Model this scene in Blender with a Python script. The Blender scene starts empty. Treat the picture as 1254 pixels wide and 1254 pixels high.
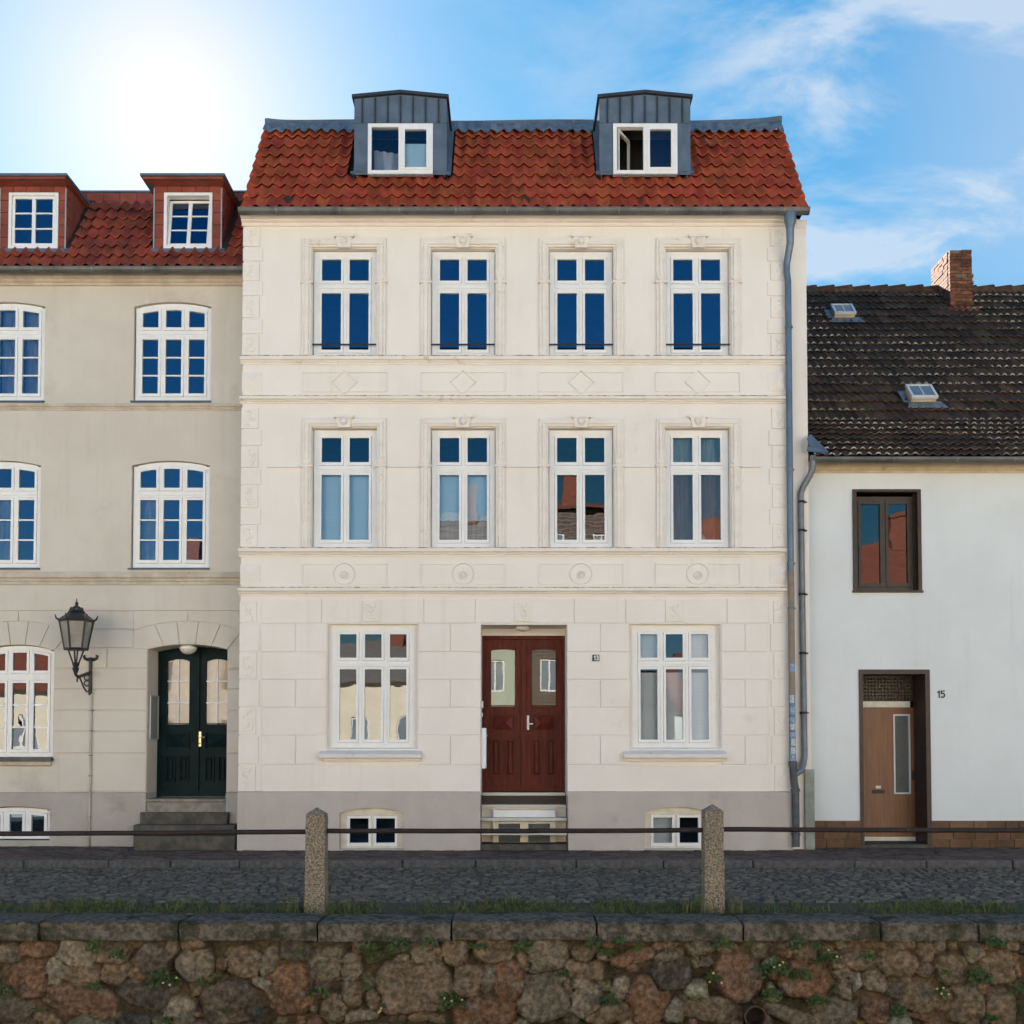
SKY_STRENGTH = 0.10
EXPOSURE = 2.66
SKY_K = 2.15
DUST = 0.22
OZONE = 1.5
SKY_SAT = 1.05
SKY_POW = (1.5, .9, .65)
CLOUD_LOC = (2.4, 7.1, 0)
CLOUD_RGB = (.74, .82, .92)
AUREOLE = (.17, .09)
import bpy, math, random
import numpy as np
from mathutils import Vector, Matrix
random.seed(7)
R = math.radians
SC = bpy.context.scene
COL = SC.collection

# ------------------------------------------------------------------ camera constants
F = 1292.0
PITCH = R(2.0)
SH = 280.0 - F*math.tan(PITCH)
HC = 1.75
def ray(x, y):
    u = (x-627.0)/F; v = (627.0+SH-y)/F
    return Vector((u, math.cos(PITCH)-v*math.sin(PITCH), math.sin(PITCH)+v*math.cos(PITCH)))
def P(x, y, Y):
    d = ray(x, y); t = Y/d.y
    return Vector((d.x*t, Y, HC+d.z*t))
def RC(x0, x1, y0, y1, Y):
    """photo rectangle -> (X0,X1,Z0,Z1) on the wall plane at depth Y"""
    ym = (y0+y1)/2; xm = (x0+x1)/2
    return P(x0, ym, Y).x, P(x1, ym, Y).x, P(xm, y1, Y).z, P(xm, y0, Y).z
def PX(x, Y, y=620): return P(x, y, Y).x
def PZ(y, Y, x=627): return P(x, y, Y).z

# ------------------------------------------------------------------ mesh builder
WO = {}
class MB:
    def __init__(s): s.v = []; s.f = []; s.c = None
    def add(s, verts, faces):
        o = len(s.v); s.v += [tuple(p) for p in verts]
        s.f += [tuple(i+o for i in f) for f in faces]
        return s
    def box(s, x0, x1, y0, y1, z0, z1):
        return s.add([(x0,y0,z0),(x1,y0,z0),(x1,y1,z0),(x0,y1,z0),(x0,y0,z1),(x1,y0,z1),(x1,y1,z1),(x0,y1,z1)],
              [(0,3,2,1),(4,5,6,7),(0,1,5,4),(1,2,6,5),(2,3,7,6),(3,0,4,7)])
    def cham(s, x0, x1, y0, y1, z0, z1, c):
        """box whose front (-y) edges are chamfered by c"""
        return s.add([(x0,y1,z0),(x1,y1,z0),(x1,y1,z1),(x0,y1,z1),(x0,y0+c,z0),(x1,y0+c,z0),(x1,y0+c,z1),(x0,y0+c,z1),
                      (x0+c,y0,z0+c),(x1-c,y0,z0+c),(x1-c,y0,z1-c),(x0+c,y0,z1-c)],
              [(8,9,10,11),(4,5,9,8),(5,6,10,9),(6,7,11,10),(7,4,8,11),(0,1,5,4),(1,2,6,5),(2,3,7,6),(3,0,4,7)])
    def quad(s, a, b, c, d): return s.add([a,b,c,d], [(0,1,2,3)])
    def ext(s, pts, y0, y1):
        """polygon in XZ (counter-clockwise seen from -y) extruded y0..y1"""
        n = len(pts)
        vs = [(p[0],y0,p[1]) for p in pts]+[(p[0],y1,p[1]) for p in pts]
        fs = [tuple(range(n)), tuple(range(2*n-1,n-1,-1))]
        fs += [((i+1)%n, i, i+n, (i+1)%n+n) for i in range(n)]
        return s.add(vs, fs)
    def extx(s, prof, x0, x1):
        """profile in YZ extruded along x"""
        n = len(prof)
        vs = [(x0,p[0],p[1]) for p in prof]+[(x1,p[0],p[1]) for p in prof]
        fs = [tuple(range(n)), tuple(range(2*n-1,n-1,-1))]
        fs += [((i+1)%n, i, i+n, (i+1)%n+n) for i in range(n)]
        return s.add(vs, fs)
    def strip(s, xa, xb, flo, fhi, y0, y1, n=1):
        for i in range(n):
            a = xa+(xb-xa)*i/n; b = xa+(xb-xa)*(i+1)/n
            vs = [(a,y0,flo(a)),(b,y0,flo(b)),(b,y0,fhi(b)),(a,y0,fhi(a)),(a,y1,flo(a)),(b,y1,flo(b)),(b,y1,fhi(b)),(a,y1,fhi(a))]
            fs = [(0,1,2,3),(4,0,3,7)[::-1] if False else (0,4,5,1),(3,2,6,7)]
            if i == 0: fs.append((0,3,7,4))
            if i == n-1: fs.append((1,5,6,2))
            s.add(vs, fs)
        return s
    def tube(s, path, r, n=10, cap=True, r2=None):
        path = [Vector(p) for p in path]; k = len(path); o = len(s.v); up = None
        for i, p in enumerate(path):
            t = (path[min(i+1,k-1)]-path[max(i-1,0)])
            if t.length < 1e-9: t = Vector((0,0,1))
            t.normalize()
            if up is None:
                up = Vector((0,0,1)) if abs(t.z) < .9 else Vector((0,1,0))
            a = t.cross(up).normalized(); b = a.cross(t).normalized(); up = b
            rr = r if r2 is None else r+(r2-r)*i/(k-1)
            if isinstance(r, (list, tuple)): rr = r[i]
            for j in range(n):
                q = 2*math.pi*j/n
                s.v.append(tuple(p+a*(rr*math.cos(q))+b*(rr*math.sin(q))))
        for i in range(k-1):
            for j in range(n):
                s.f.append((o+i*n+j, o+i*n+(j+1)%n, o+(i+1)*n+(j+1)%n, o+(i+1)*n+j))
        if cap:
            s.f.append(tuple(o+j for j in range(n))[::-1]); s.f.append(tuple(o+(k-1)*n+j for j in range(n)))
        return s
    def lathe(s, prof, cx, cy, n=16, rot=0):
        o = len(s.v); k = len(prof)
        for r, z in prof:
            for j in range(n):
                q = 2*math.pi*j/n+rot
                s.v.append((cx+r*math.cos(q), cy+r*math.sin(q), z))
        for i in range(k-1):
            for j in range(n):
                s.f.append((o+i*n+j, o+i*n+(j+1)%n, o+(i+1)*n+(j+1)%n, o+(i+1)*n+j))
        s.f.append(tuple(o+j for j in range(n))[::-1]); s.f.append(tuple(o+(k-1)*n+j for j in range(n)))
        return s
    def build(s, name, mat, parent=None, origin=None, smooth=False, bevel=0, angle=None):
        xs = [p[0] for p in s.v]; ys = [p[1] for p in s.v]; zs = [p[2] for p in s.v]
        if origin is None: origin = ((min(xs)+max(xs))/2, (min(ys)+max(ys))/2, min(zs))
        o = Vector(origin)
        me = bpy.data.meshes.new(name)
        me.from_pydata([(p[0]-o.x,p[1]-o.y,p[2]-o.z) for p in s.v], [], s.f)
        me.materials.append(mat)
        if smooth:
            me.polygons.foreach_set('use_smooth', [True]*len(me.polygons))
            if angle: me.set_sharp_from_angle(angle=R(angle))
        if s.c is not None:
            at = me.color_attributes.new('Col', 'FLOAT_COLOR', 'POINT')
            at.data.foreach_set('color', np.asarray(s.c, dtype=np.float32).ravel())
        ob = bpy.data.objects.new(name, me); COL.objects.link(ob)
        if parent is not None:
            ob.parent = parent; ob.location = o-WO[parent.name]
        else: ob.location = o
        WO[ob.name] = o
        if bevel:
            m = ob.modifiers.new('Bevel', 'BEVEL'); m.width = bevel; m.segments = 2; m.limit_method = 'ANGLE'
        return ob

def tag(o, label=None, cat=None, group=None, kind=None):
    if label: o['label'] = label
    if cat: o['category'] = cat
    if group: o['group'] = group
    if kind: o['kind'] = kind
    return o
def thing(name, loc, label, cat, group=None):
    o = bpy.data.objects.new(name, None); COL.objects.link(o)
    o.location = loc; o.empty_display_size = .2; WO[o.name] = Vector(loc)
    return tag(o, label, cat, group)

# ------------------------------------------------------------------ materials
def mat(name, c1, c2=None, scale=3.0, rough=.8, bump=0.0, bscale=30.0, metal=0.0, spec=.3, island=0.0, stretch=(1,1,1), streak=0,
        c3=None, s3=1.0, lo3=.55, hi3=.75, vcol=False, detail=6, coat=0, bdist=.01):
    m = bpy.data.materials.new(name); m.use_nodes = True
    nt = m.node_tree; N = nt.nodes; L = nt.links
    b = N['Principled BSDF']
    b.inputs['Roughness'].default_value = rough; b.inputs['Metallic'].default_value = metal
    b.inputs['Specular IOR Level'].default_value = spec
    b.inputs['Coat Weight'].default_value = coat
    g = N.new('ShaderNodeNewGeometry')
    mp = N.new('ShaderNodeMapping'); L.new(g.outputs['Position'], mp.inputs['Vector'])
    mp.inputs['Scale'].default_value = stretch
    def noise(sc, src=None, d=detail, r=.6):
        n = N.new('ShaderNodeTexNoise'); n.inputs['Scale'].default_value = sc
        n.inputs['Detail'].default_value = d; n.inputs['Roughness'].default_value = r
        L.new(src or mp.outputs['Vector'], n.inputs['Vector']); return n
    def mix(a, bb, fac, mode='MIX'):
        x = N.new('ShaderNodeMix'); x.data_type = 'RGBA'; x.blend_type = mode
        for inp, val in ((x.inputs[6], a), (x.inputs[7], bb), (x.inputs[0], fac)):
            if hasattr(val, 'is_output'): L.new(val, inp)
            elif isinstance(val, (tuple, list)): inp.default_value = (*val[:3], 1)
            else: inp.default_value = val
        return x.outputs[2]
    def ramp(fac, lo, hi):
        r = N.new('ShaderNodeMapRange'); r.interpolation_type = 'SMOOTHSTEP'
        L.new(fac, r.inputs['Value']); r.inputs['From Min'].default_value = lo; r.inputs['From Max'].default_value = hi
        return r.outputs[0]
    if vcol:
        vc = N.new('ShaderNodeVertexColor'); vc.layer_name = 'Col'; col = vc.outputs['Color']
        n = noise(scale); col = mix(col, c2 or (.5,.5,.5), ramp(n.outputs['Fac'], .3, .7), 'MULTIPLY')
    elif c2:
        n = noise(scale); col = mix(c1, c2, ramp(n.outputs['Fac'], .35, .65))
    else: col = mix(c1, c1, 0.0)
    if c3:
        n3 = noise(s3, g.outputs['Position'], 8, .65); col = mix(col, c3, ramp(n3.outputs['Fac'], lo3, hi3))
    if streak:
        ms = N.new('ShaderNodeMapping'); L.new(g.outputs['Position'], ms.inputs['Vector']); ms.inputs['Scale'].default_value = (5, 5, .28)
        ns = noise(1.0, ms.outputs['Vector'], 5); n4 = noise(.7, g.outputs['Position'], 4)
        mm = N.new('ShaderNodeMath'); mm.operation = 'MULTIPLY'; L.new(ramp(ns.outputs['Fac'], .48, .72), mm.inputs[0]); L.new(ramp(n4.outputs['Fac'], .42, .66), mm.inputs[1])
        m5 = N.new('ShaderNodeMath'); m5.operation = 'MULTIPLY'; L.new(mm.outputs[0], m5.inputs[0]); m5.inputs[1].default_value = streak*2.2
        col = mix(col, tuple(v*.62 for v in c1[:2])+(c1[2]*.55,), m5.outputs[0])
    if island:
        mr = N.new('ShaderNodeMapRange'); L.new(g.outputs['Random Per Island'], mr.inputs['Value'])
        mr.inputs['To Min'].default_value = 1-island; mr.inputs['To Max'].default_value = 1+island
        hs = N.new('ShaderNodeHueSaturation'); L.new(col, hs.inputs['Color']); L.new(mr.outputs[0], hs.inputs['Value'])
        wn = N.new('ShaderNodeTexWhiteNoise'); wn.noise_dimensions = '1D'; L.new(g.outputs['Random Per Island'], wn.inputs['W'])
        m2 = N.new('ShaderNodeMapRange'); L.new(wn.outputs['Value'], m2.inputs['Value'])
        m2.inputs['To Min'].default_value = .5-.03*island; m2.inputs['To Max'].default_value = .5+.04*island
        L.new(m2.outputs[0], hs.inputs['Hue']); col = hs.outputs['Color']
    L.new(col, b.inputs['Base Color'])
    if bump:
        nb = noise(bscale, g.outputs['Position'], 8, .6)
        bp = N.new('ShaderNodeBump'); bp.inputs['Strength'].default_value = bump; bp.inputs['Distance'].default_value = bdist
        L.new(nb.outputs['Fac'], bp.inputs['Height']); L.new(bp.outputs['Normal'], b.inputs['Normal'])
    m['nodes_ok'] = 1
    return m

def glass_mat(name, ior=2.6, tint=(.75,.8,.8), wav=.0006, wsc=2.2, rough=.0, gc=(.50,.66,1.0)):
    m = bpy.data.materials.new(name); m.use_nodes = True
    nt = m.node_tree; N = nt.nodes; L = nt.links
    N.remove(N['Principled BSDF']); out = N['Material Output']
    g = N.new('ShaderNodeNewGeometry')
    n = N.new('ShaderNodeTexNoise'); n.inputs['Scale'].default_value = wsc; n.inputs['Detail'].default_value = 1.5
    L.new(g.outputs['Position'], n.inputs['Vector'])
    bp = N.new('ShaderNodeBump'); bp.inputs['Strength'].default_value = 1; bp.inputs['Distance'].default_value = wav
    L.new(n.outputs['Fac'], bp.inputs['Height'])
    fr = N.new('ShaderNodeFresnel'); fr.inputs['IOR'].default_value = ior
    t = N.new('ShaderNodeBsdfTransparent'); t.inputs['Color'].default_value = (*tint, 1)
    gl = N.new('ShaderNodeBsdfGlossy'); gl.inputs['Roughness'].default_value = rough; gl.inputs['Color'].default_value = (*gc, 1)
    L.new(bp.outputs['Normal'], gl.inputs['Normal'])
    mx = N.new('ShaderNodeMixShader'); L.new(fr.outputs[0], mx.inputs[0]); L.new(t.outputs[0], mx.inputs[1]); L.new(gl.outputs[0], mx.inputs[2])
    L.new(mx.outputs[0], out.inputs['Surface'])
    return m

M = {}
M['cream'] = mat('cream_plaster', (.825,.752,.68), (.795,.72,.645), 1.1, .9, .25, 90, spec=.2, streak=.10, c3=(.66,.56,.46), s3=.9, lo3=.6, hi3=.85, bdist=.004)
M['cream_trim'] = mat('cream_trim', (.81,.74,.665), (.765,.685,.605), 2.5, .9, .25, 70, spec=.2, c3=(.50,.38,.25), s3=4.0, lo3=.60, hi3=.78, stretch=(1,1,3), bdist=.004)
M['plinth'] = mat('plinth_plaster', (.53,.465,.41), (.48,.42,.37), 2.0, .9, .3, 80, spec=.2, streak=.12, c3=(.38,.33,.28), s3=1.6, lo3=.55, hi3=.8, bdist=.004)
M['greige'] = mat('greige_plaster', (.625,.56,.48), (.58,.515,.438), 1.0, .9, .25, 80, spec=.2, streak=.12, c3=(.43,.37,.31), s3=.8, lo3=.55, hi3=.8, bdist=.004)
M['greige_trim'] = mat('greige_trim', (.58,.50,.41), (.45,.38,.30), 3, .9, .25, 70, spec=.2, c3=(.32,.24,.16), s3=4.0, lo3=.58, hi3=.78, bdist=.004)
M['greige_pl'] = mat('greige_plinth', (.45,.405,.355), (.40,.355,.305), 2, .9, .3, 60, spec=.2, streak=.15, c3=(.24,.21,.18), s3=1.5, lo3=.52, hi3=.75, bdist=.004)
M['white_wall'] = mat('white_render', (.69,.71,.70), (.65,.665,.655), .8, .9, .35, 110, spec=.2, streak=.10, c3=(.60,.585,.54), s3=.8, lo3=.6, hi3=.85, bdist=.004)
M['yellow_trim'] = mat('eaves_board', (.62,.50,.34), (.52,.40,.26), 4, .8, .2, 60, c3=(.35,.25,.15), s3=5, lo3=.6, hi3=.8)
M['frame'] = mat('white_frame', (.80,.78,.755), (.76,.74,.71), 6, .45, spec=.4)
M['frame_old'] = mat('aged_cream_frame', (.72,.66,.55), (.62,.55,.44), 6, .55, spec=.4)
M['glass'] = glass_mat('window_glass')
M['glass_wavy'] = glass_mat('old_window_glass', 1.9, (.7,.76,.74), .0010, 2.4, gc=(.9,.95,1.0))
M['glass_clear'] = glass_mat('clear_glass', 2.0, (.95,.98,1.0), .0007, 2.4, gc=(.60,.76,1.0))
M['white_blind'] = mat('white_blind', (.80,.84,.88), (.74,.79,.84), 3, .7, stretch=(.2,.2,40))
M['glass_lobby'] = glass_mat('lobby_glass', 1.55, (.92,.88,.8), .0010, 2.6, gc=(.95,.95,1.0))
M['glass_dim'] = glass_mat('dormer_glass', 1.75, (.92,.95,.97), .0005, 2.2, gc=(.6,.75,1.0))
M['glass_door'] = glass_mat('door_glass', 1.9, (.6,.68,.60), .0003, 2.0, gc=(.9,.95,.95))
M['glass_frost'] = mat('pale_film_glass', (.50,.60,.66), (.42,.53,.60), 2, .12, spec=.9)
M['attic'] = mat('attic_wall', (.30,.28,.25), (.26,.24,.21), 2, .9)
M['room'] = mat('dim_room', (.05,.05,.055), (.035,.035,.04), 2, .9)
M['blind'] = mat('pale_blue_blind', (.55,.82,1.0), (.50,.77,.96), 3, .7, .0, stretch=(.2,.2,40))
M['curtain'] = mat('sheer_curtain', (.55,.60,.66), (.32,.38,.45), 9, .9, stretch=(1,1,.12))
M['curtain_pink'] = mat('rose_curtain', (.42,.22,.18), (.28,.16,.13), 9, .9, stretch=(1,1,.15))
M['curtain_sand'] = mat('sand_shade', (.45,.36,.28), (.30,.24,.19), 8, .9, stretch=(.3,.3,3))
M['tile_red'] = mat('red_clay_tile', (.47,.092,.040), (.34,.060,.030), 3, .8, .5, 60, spec=.12, island=.20, streak=.8, c3=(.07,.03,.022), s3=3.2, lo3=.58, hi3=.78)
M['tile_red_old'] = mat('red_clay_tile_weathered', (.36,.072,.038), (.22,.050,.030), 3, .8, .5, 60, spec=.25, island=.16, c3=(.05,.025,.02), s3=2.4, lo3=.5, hi3=.78)
M['tile_dark'] = mat('dark_mossy_tile', (.092,.054,.033), (.050,.033,.023), 5, .85, .8, 50, spec=.25, island=.4, c3=(.09,.085,.05), s3=3.0, lo3=.58, hi3=.82)
M['shingle'] = mat('red_cladding', (.27,.068,.045), (.21,.05,.033), 4, .75, .2, 40, island=.13)
M['under'] = mat('roof_felt', (.03,.02,.018), None)
M['zinc_dark'] = mat('dark_zinc_seam', (.045,.055,.07), None, rough=.9, metal=0, spec=0)
M['zinc'] = mat('blue_grey_zinc', (.12,.16,.215), (.09,.122,.165), 2.5, .9, 0, 6, metal=0, spec=0, c3=(.22,.26,.30), s3=5, lo3=.6, hi3=.8)
M['lead'] = mat('weathered_lead', (.23,.25,.275), (.12,.14,.17), 5, .55, .4, 8, metal=.3, c3=(.46,.46,.44), s3=5, lo3=.58, hi3=.75)
M['gutter'] = mat('zinc_gutter', (.17,.165,.155), (.11,.11,.105), 3, .5, .2, 10, metal=.5, c3=(.07,.06,.05), s3=3, lo3=.55, hi3=.75)
M['pipe_blue'] = mat('blue_zinc_pipe', (.14,.19,.25), (.11,.15,.20), 4, .45, metal=.4, c3=(.20,.21,.21), s3=3, lo3=.55, hi3=.75)
M['pipe_grey'] = mat('grey_zinc_pipe', (.20,.215,.22), (.15,.16,.165), 4, .5, metal=.35, c3=(.24,.20,.15), s3=3, lo3=.58, hi3=.75)
M['pipe_iron'] = mat('cast_iron_pipe', (.11,.115,.12), (.07,.07,.075), 8, .6, .3, 40, metal=.3)
M['brown'] = mat('dark_brown_frame', (.045,.026,.016), (.028,.016,.010), 6, .5, spec=.4)
M['door_red'] = mat('red_brown_door', (.125,.023,.012), (.080,.014,.008), 5, .45, .1, 30, spec=.14, stretch=(4,4,.6))
M['door_green'] = mat('dark_green_door', (.007,.021,.021), (.005,.014,.015), 4, .5, .1, 30, spec=.08)
M['door_tan'] = mat('tan_wood_door', (.225,.100,.045), (.175,.075,.032), 2.5, .5, .1, 30, spec=.4, stretch=(12,12,.7), c3=(.13,.06,.03), s3=3, lo3=.62, hi3=.85)
M['alu'] = mat('aluminium_trim', (.42,.42,.40), None, rough=.4, metal=.5)
M['brass'] = mat('brass', (.75,.60,.30), None, rough=.3, metal=.6)
M['white'] = mat('white_enamel', (.80,.80,.79), None, rough=.4)
M['black'] = mat('black_iron', (.014,.014,.015), (.022,.022,.024), 20, .45, .2, 60, spec=.5)
M['lampglass'] = mat('frosted_lamp_glass', (.30,.26,.21), (.22,.20,.17), 6, .35, spec=.6)
M['globe'] = mat('opal_globe', (.62,.58,.50), None, rough=.3)
M['rust'] = mat('rusty_iron', (.030,.018,.014), (.016,.012,.011), 12, .65, .5, 50, c3=(.13,.06,.03), s3=9, lo3=.62, hi3=.74)
M['granite'] = mat('granite_post', (.30,.24,.17), (.10,.085,.065), 45, .9, 1.0, 55, spec=.2, c3=(.40,.34,.25), s3=60, lo3=.52, hi3=.62, bdist=.02)
M['cap'] = mat('mossy_capstone', (.20,.17,.13), (.075,.066,.052), 16, .95, 1.0, 38, spec=.1, c3=(.045,.046,.026), s3=3.0, lo3=.48, hi3=.66, bdist=.035)
M['stepstone'] = mat('worn_step_stone', (.115,.10,.08), (.07,.062,.05), 6, .9, .6, 40, c3=(.05,.047,.035), s3=3, lo3=.5, hi3=.72)
M['stone_pale'] = mat('pale_sill_stone', (.50,.47,.43), (.42,.39,.35), 6, .8, .3, 60)
M['cobble'] = mat('dark_cobble', (.165,.132,.098), (.095,.078,.060), 9, .8, .7, 40, spec=.25, island=.4)
M['joint'] = mat('earth_joint', (.060,.052,.036), (.055,.058,.026), 4, .95, .6, 60)
M['kerb'] = mat('granite_kerb', (.125,.117,.108), (.075,.071,.066), 14, .85, .6, 50)
M['pave'] = mat('clinker_paving', (.125,.080,.064), (.075,.057,.05), 7, .85, .5, 50, island=.4)
M['ground'] = mat('earth', (.06,.055,.04), (.05,.055,.03), 2, .95, .5, 10)
M['quay'] = mat('pale_quay_paving', (.34,.31,.27), (.28,.26,.23), 2, .9, .4, 10)
M['grass'] = mat('roadside_grass', (.085,.105,.026), (.15,.14,.045), 6, .7, island=.35)
M['weed'] = mat('weed_leaf', (.035,.062,.014), (.06,.078,.02), 9, .6, island=.4)
M['bud'] = mat('pale_bud', (.60,.42,.20), None)
M['brickpl'] = mat('brown_split_tile', (.165,.088,.042), (.115,.06,.032), 5, .8, .3, 50, island=.28)
M['brick'] = mat('chimney_brick', (.24,.085,.045), (.13,.055,.035), 10, .9, .7, 50, island=.4, c3=(.06,.04,.03), s3=4, lo3=.55, hi3=.75)
M['mortar'] = mat('mortar', (.22,.17,.12), (.14,.11,.08), 9, .95, .6, 40)
M['grime'] = mat('weathered_ledge', (.70,.61,.52), (.36,.30,.24), 6, .9, .3, 60, c3=(.13,.11,.09), s3=9, lo3=.46, hi3=.62, stretch=(1,1,.3))
M['rubble'] = mat('fieldstone', (1,1,1), (.42,.40,.38), 20, .85, 1.0, 34, spec=.15, vcol=True, c3=(.035,.042,.016), s3=3.2, lo3=.60, hi3=.76, bdist=.03)
M['velux'] = mat('skylight_frame', (.62,.62,.60), None, rough=.4)
M['ink'] = mat('dark_ink', (.02,.02,.022), None, rough=.5)
M['plate'] = mat('dark_number_plate', (.018,.026,.035), None, rough=.35)
M['paper'] = mat('grey_name_board', (.30,.31,.32), (.16,.165,.17), 30, .4, stretch=(1,3,1))
M['stick_w'] = mat('worn_white_sticker', (.55,.56,.56), (.30,.32,.34), 40, .5)
M['stick_b'] = mat('blue_sticker', (.10,.20,.38), (.35,.42,.50), 35, .5)

# sun glints painted on dark tile noses: a per-vertex mask mixes in pale colour
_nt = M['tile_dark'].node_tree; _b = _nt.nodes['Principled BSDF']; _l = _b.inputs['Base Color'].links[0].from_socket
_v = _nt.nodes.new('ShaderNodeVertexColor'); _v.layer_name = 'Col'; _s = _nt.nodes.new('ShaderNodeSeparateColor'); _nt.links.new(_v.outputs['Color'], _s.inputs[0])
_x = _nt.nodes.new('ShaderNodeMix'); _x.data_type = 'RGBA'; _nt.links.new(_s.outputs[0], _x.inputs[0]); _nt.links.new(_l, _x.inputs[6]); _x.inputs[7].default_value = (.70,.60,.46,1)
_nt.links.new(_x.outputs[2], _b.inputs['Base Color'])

# ------------------------------------------------------------------ camera, sky, sun
cam = bpy.data.cameras.new('camera'); cam.sensor_width = 36; cam.sensor_fit = 'HORIZONTAL'
cam.lens = F/1254*36; cam.shift_y = SH/1254; cam.clip_end = 3000; cam.clip_start = .1
co = bpy.data.objects.new('camera', cam); COL.objects.link(co)
co.location = (0, 0, HC); co.rotation_euler = (R(90)+PITCH, 0, 0); SC.camera = co
sd = ray(208, 118).normalized()
elev = math.asin(sd.z); azim = math.atan2(sd.x, sd.y)
sun = bpy.data.lights.new('sun', 'SUN'); sun.energy = 5.0; sun.angle = R(.5); sun.color = (1, .93, .82)
so = bpy.data.objects.new('sun', sun); COL.objects.link(so)
so.rotation_euler = (-sd).to_track_quat('-Z', 'Y').to_euler(); so.location = (-20, 60, 60)

w = bpy.data.worlds.new('World'); SC.world = w; w.use_nodes = True
nt = w.node_tree; N = nt.nodes; L = nt.links
bg = N['Background']; bg.inputs['Strength'].default_value = SKY_STRENGTH
sky = N.new('ShaderNodeTexSky'); sky.sky_type = 'NISHITA'; sky.sun_disc = False
sky.sun_elevation = elev; sky.sun_rotation = azim; sky.air_density = 1.0; sky.dust_density = DUST; sky.ozone_density = OZONE
tc = N.new('ShaderNodeTexCoord')
sep = N.new('ShaderNodeSeparateXYZ'); L.new(tc.outputs['Generated'], sep.inputs[0])
def mth(op, a, b=None, c=None):
    n = N.new('ShaderNodeMath'); n.operation = op
    for i, x in enumerate((a, b, c)):
        if x is None: continue
        if hasattr(x, 'is_output'): L.new(x, n.inputs[i])
        else: n.inputs[i].default_value = x
    return n.outputs[0]
def mrange(v, a, b, c=0, d=1):
    n = N.new('ShaderNodeMapRange'); n.interpolation_type = 'SMOOTHSTEP'; L.new(v, n.inputs[0])
    n.inputs[1].default_value = a; n.inputs[2].default_value = b; n.inputs[3].default_value = c; n.inputs[4].default_value = d
    return n.outputs[0]
den = mth('ADD', mth('MAXIMUM', sep.outputs['Z'], 0.0), .25)
cx = mth('DIVIDE', sep.outputs['X'], den); cy = mth('DIVIDE', sep.outputs['Y'], den)
cb = N.new('ShaderNodeCombineXYZ'); L.new(cx, cb.inputs[0]); L.new(cy, cb.inputs[1])
mp = N.new('ShaderNodeMapping'); mp.inputs['Rotation'].default_value = (0, 0, R(-28)); mp.inputs['Scale'].default_value = (1.2, 1.9, 1)
mp.inputs['Location'].default_value = CLOUD_LOC
L.new(cb.outputs[0], mp.inputs[0])
n1 = N.new('ShaderNodeTexNoise'); n1.inputs['Scale'].default_value = 2.9; n1.inputs['Detail'].default_value = 9; n1.inputs['Roughness'].default_value = .58; n1.inputs['Distortion'].default_value = .35
L.new(mp.outputs[0], n1.inputs['Vector'])
n2 = N.new('ShaderNodeTexNoise'); n2.inputs['Scale'].default_value = .9; n2.inputs['Detail'].default_value = 3
L.new(mp.outputs[0], n2.inputs['Vector'])
az = mth('ARCTAN2', sep.outputs['X'], sep.outputs['Y'])
east = mrange(az, .12, .32)
wisps = mth('MULTIPLY', mrange(n1.outputs['Fac'], .46, .72), mrange(n2.outputs['Fac'], .36, .58))
ahead = mrange(sep.outputs['Y'], -.1, .25)
cloud = mth('MULTIPLY', mth('MULTIPLY', wisps, mth('ADD', mth('MULTIPLY', east, .65), .35)), ahead)
veil = mth('MULTIPLY', mth('MULTIPLY', mrange(n2.outputs['Fac'], .30, .60), mth('MULTIPLY', mrange(az, .22, .5), ahead)), .40)
cl = mth('MINIMUM', mth('ADD', cloud, veil), .72)
mx = N.new('ShaderNodeMix'); mx.data_type = 'RGBA'; L.new(cl, mx.inputs[0])
gm = N.new('ShaderNodeHueSaturation'); gm.inputs['Saturation'].default_value = SKY_SAT
sr = N.new('ShaderNodeSeparateColor'); L.new(sky.outputs[0], sr.inputs[0]); cr = N.new('ShaderNodeCombineColor')
for i_, pw_ in enumerate(SKY_POW): L.new(mth('MULTIPLY', mth('POWER', mth('DIVIDE', sr.outputs[i_], 11.0), pw_), SKY_K), cr.inputs[i_])
L.new(cr.outputs[0], gm.inputs['Color'])
# thin high haze round the sun: an aureole that falls off with the angle from it
vd = N.new('ShaderNodeVectorMath'); vd.operation = 'DOT_PRODUCT'; L.new(tc.outputs['Generated'], vd.inputs[0]); vd.inputs[1].default_value = tuple(sd)
ang = mth('ARCCOSINE', mth('MINIMUM', vd.outputs['Value'], .99999))
g1 = mth('MULTIPLY', mth('EXPONENT', mth('MULTIPLY', mth('POWER', mth('DIVIDE', ang, R(7.5)), 1.5), -1.0)), AUREOLE[0])
g2 = mth('MULTIPLY', mth('EXPONENT', mth('MULTIPLY', mth('DIVIDE', ang, R(9.0)), -1.0)), AUREOLE[1])
hz = mth('ADD', g1, g2)
hc = N.new('ShaderNodeCombineColor')
for i_, k_ in enumerate((2.1, .8, .5)): L.new(mth('MULTIPLY', hz, k_/(SKY_STRENGTH*2**EXPOSURE)), hc.inputs[i_])
ad = N.new('ShaderNodeMix'); ad.data_type = 'RGBA'; ad.blend_type = 'ADD'; ad.inputs[0].default_value = 1
L.new(gm.outputs[0], ad.inputs[6]); L.new(hc.outputs[0], ad.inputs[7])
L.new(ad.outputs[2], mx.inputs[6]); mx.inputs[7].default_value = tuple(c_/(SKY_STRENGTH*2**EXPOSURE) for c_ in CLOUD_RGB)+(1,)
L.new(mx.outputs[2], bg.inputs['Color'])

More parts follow.
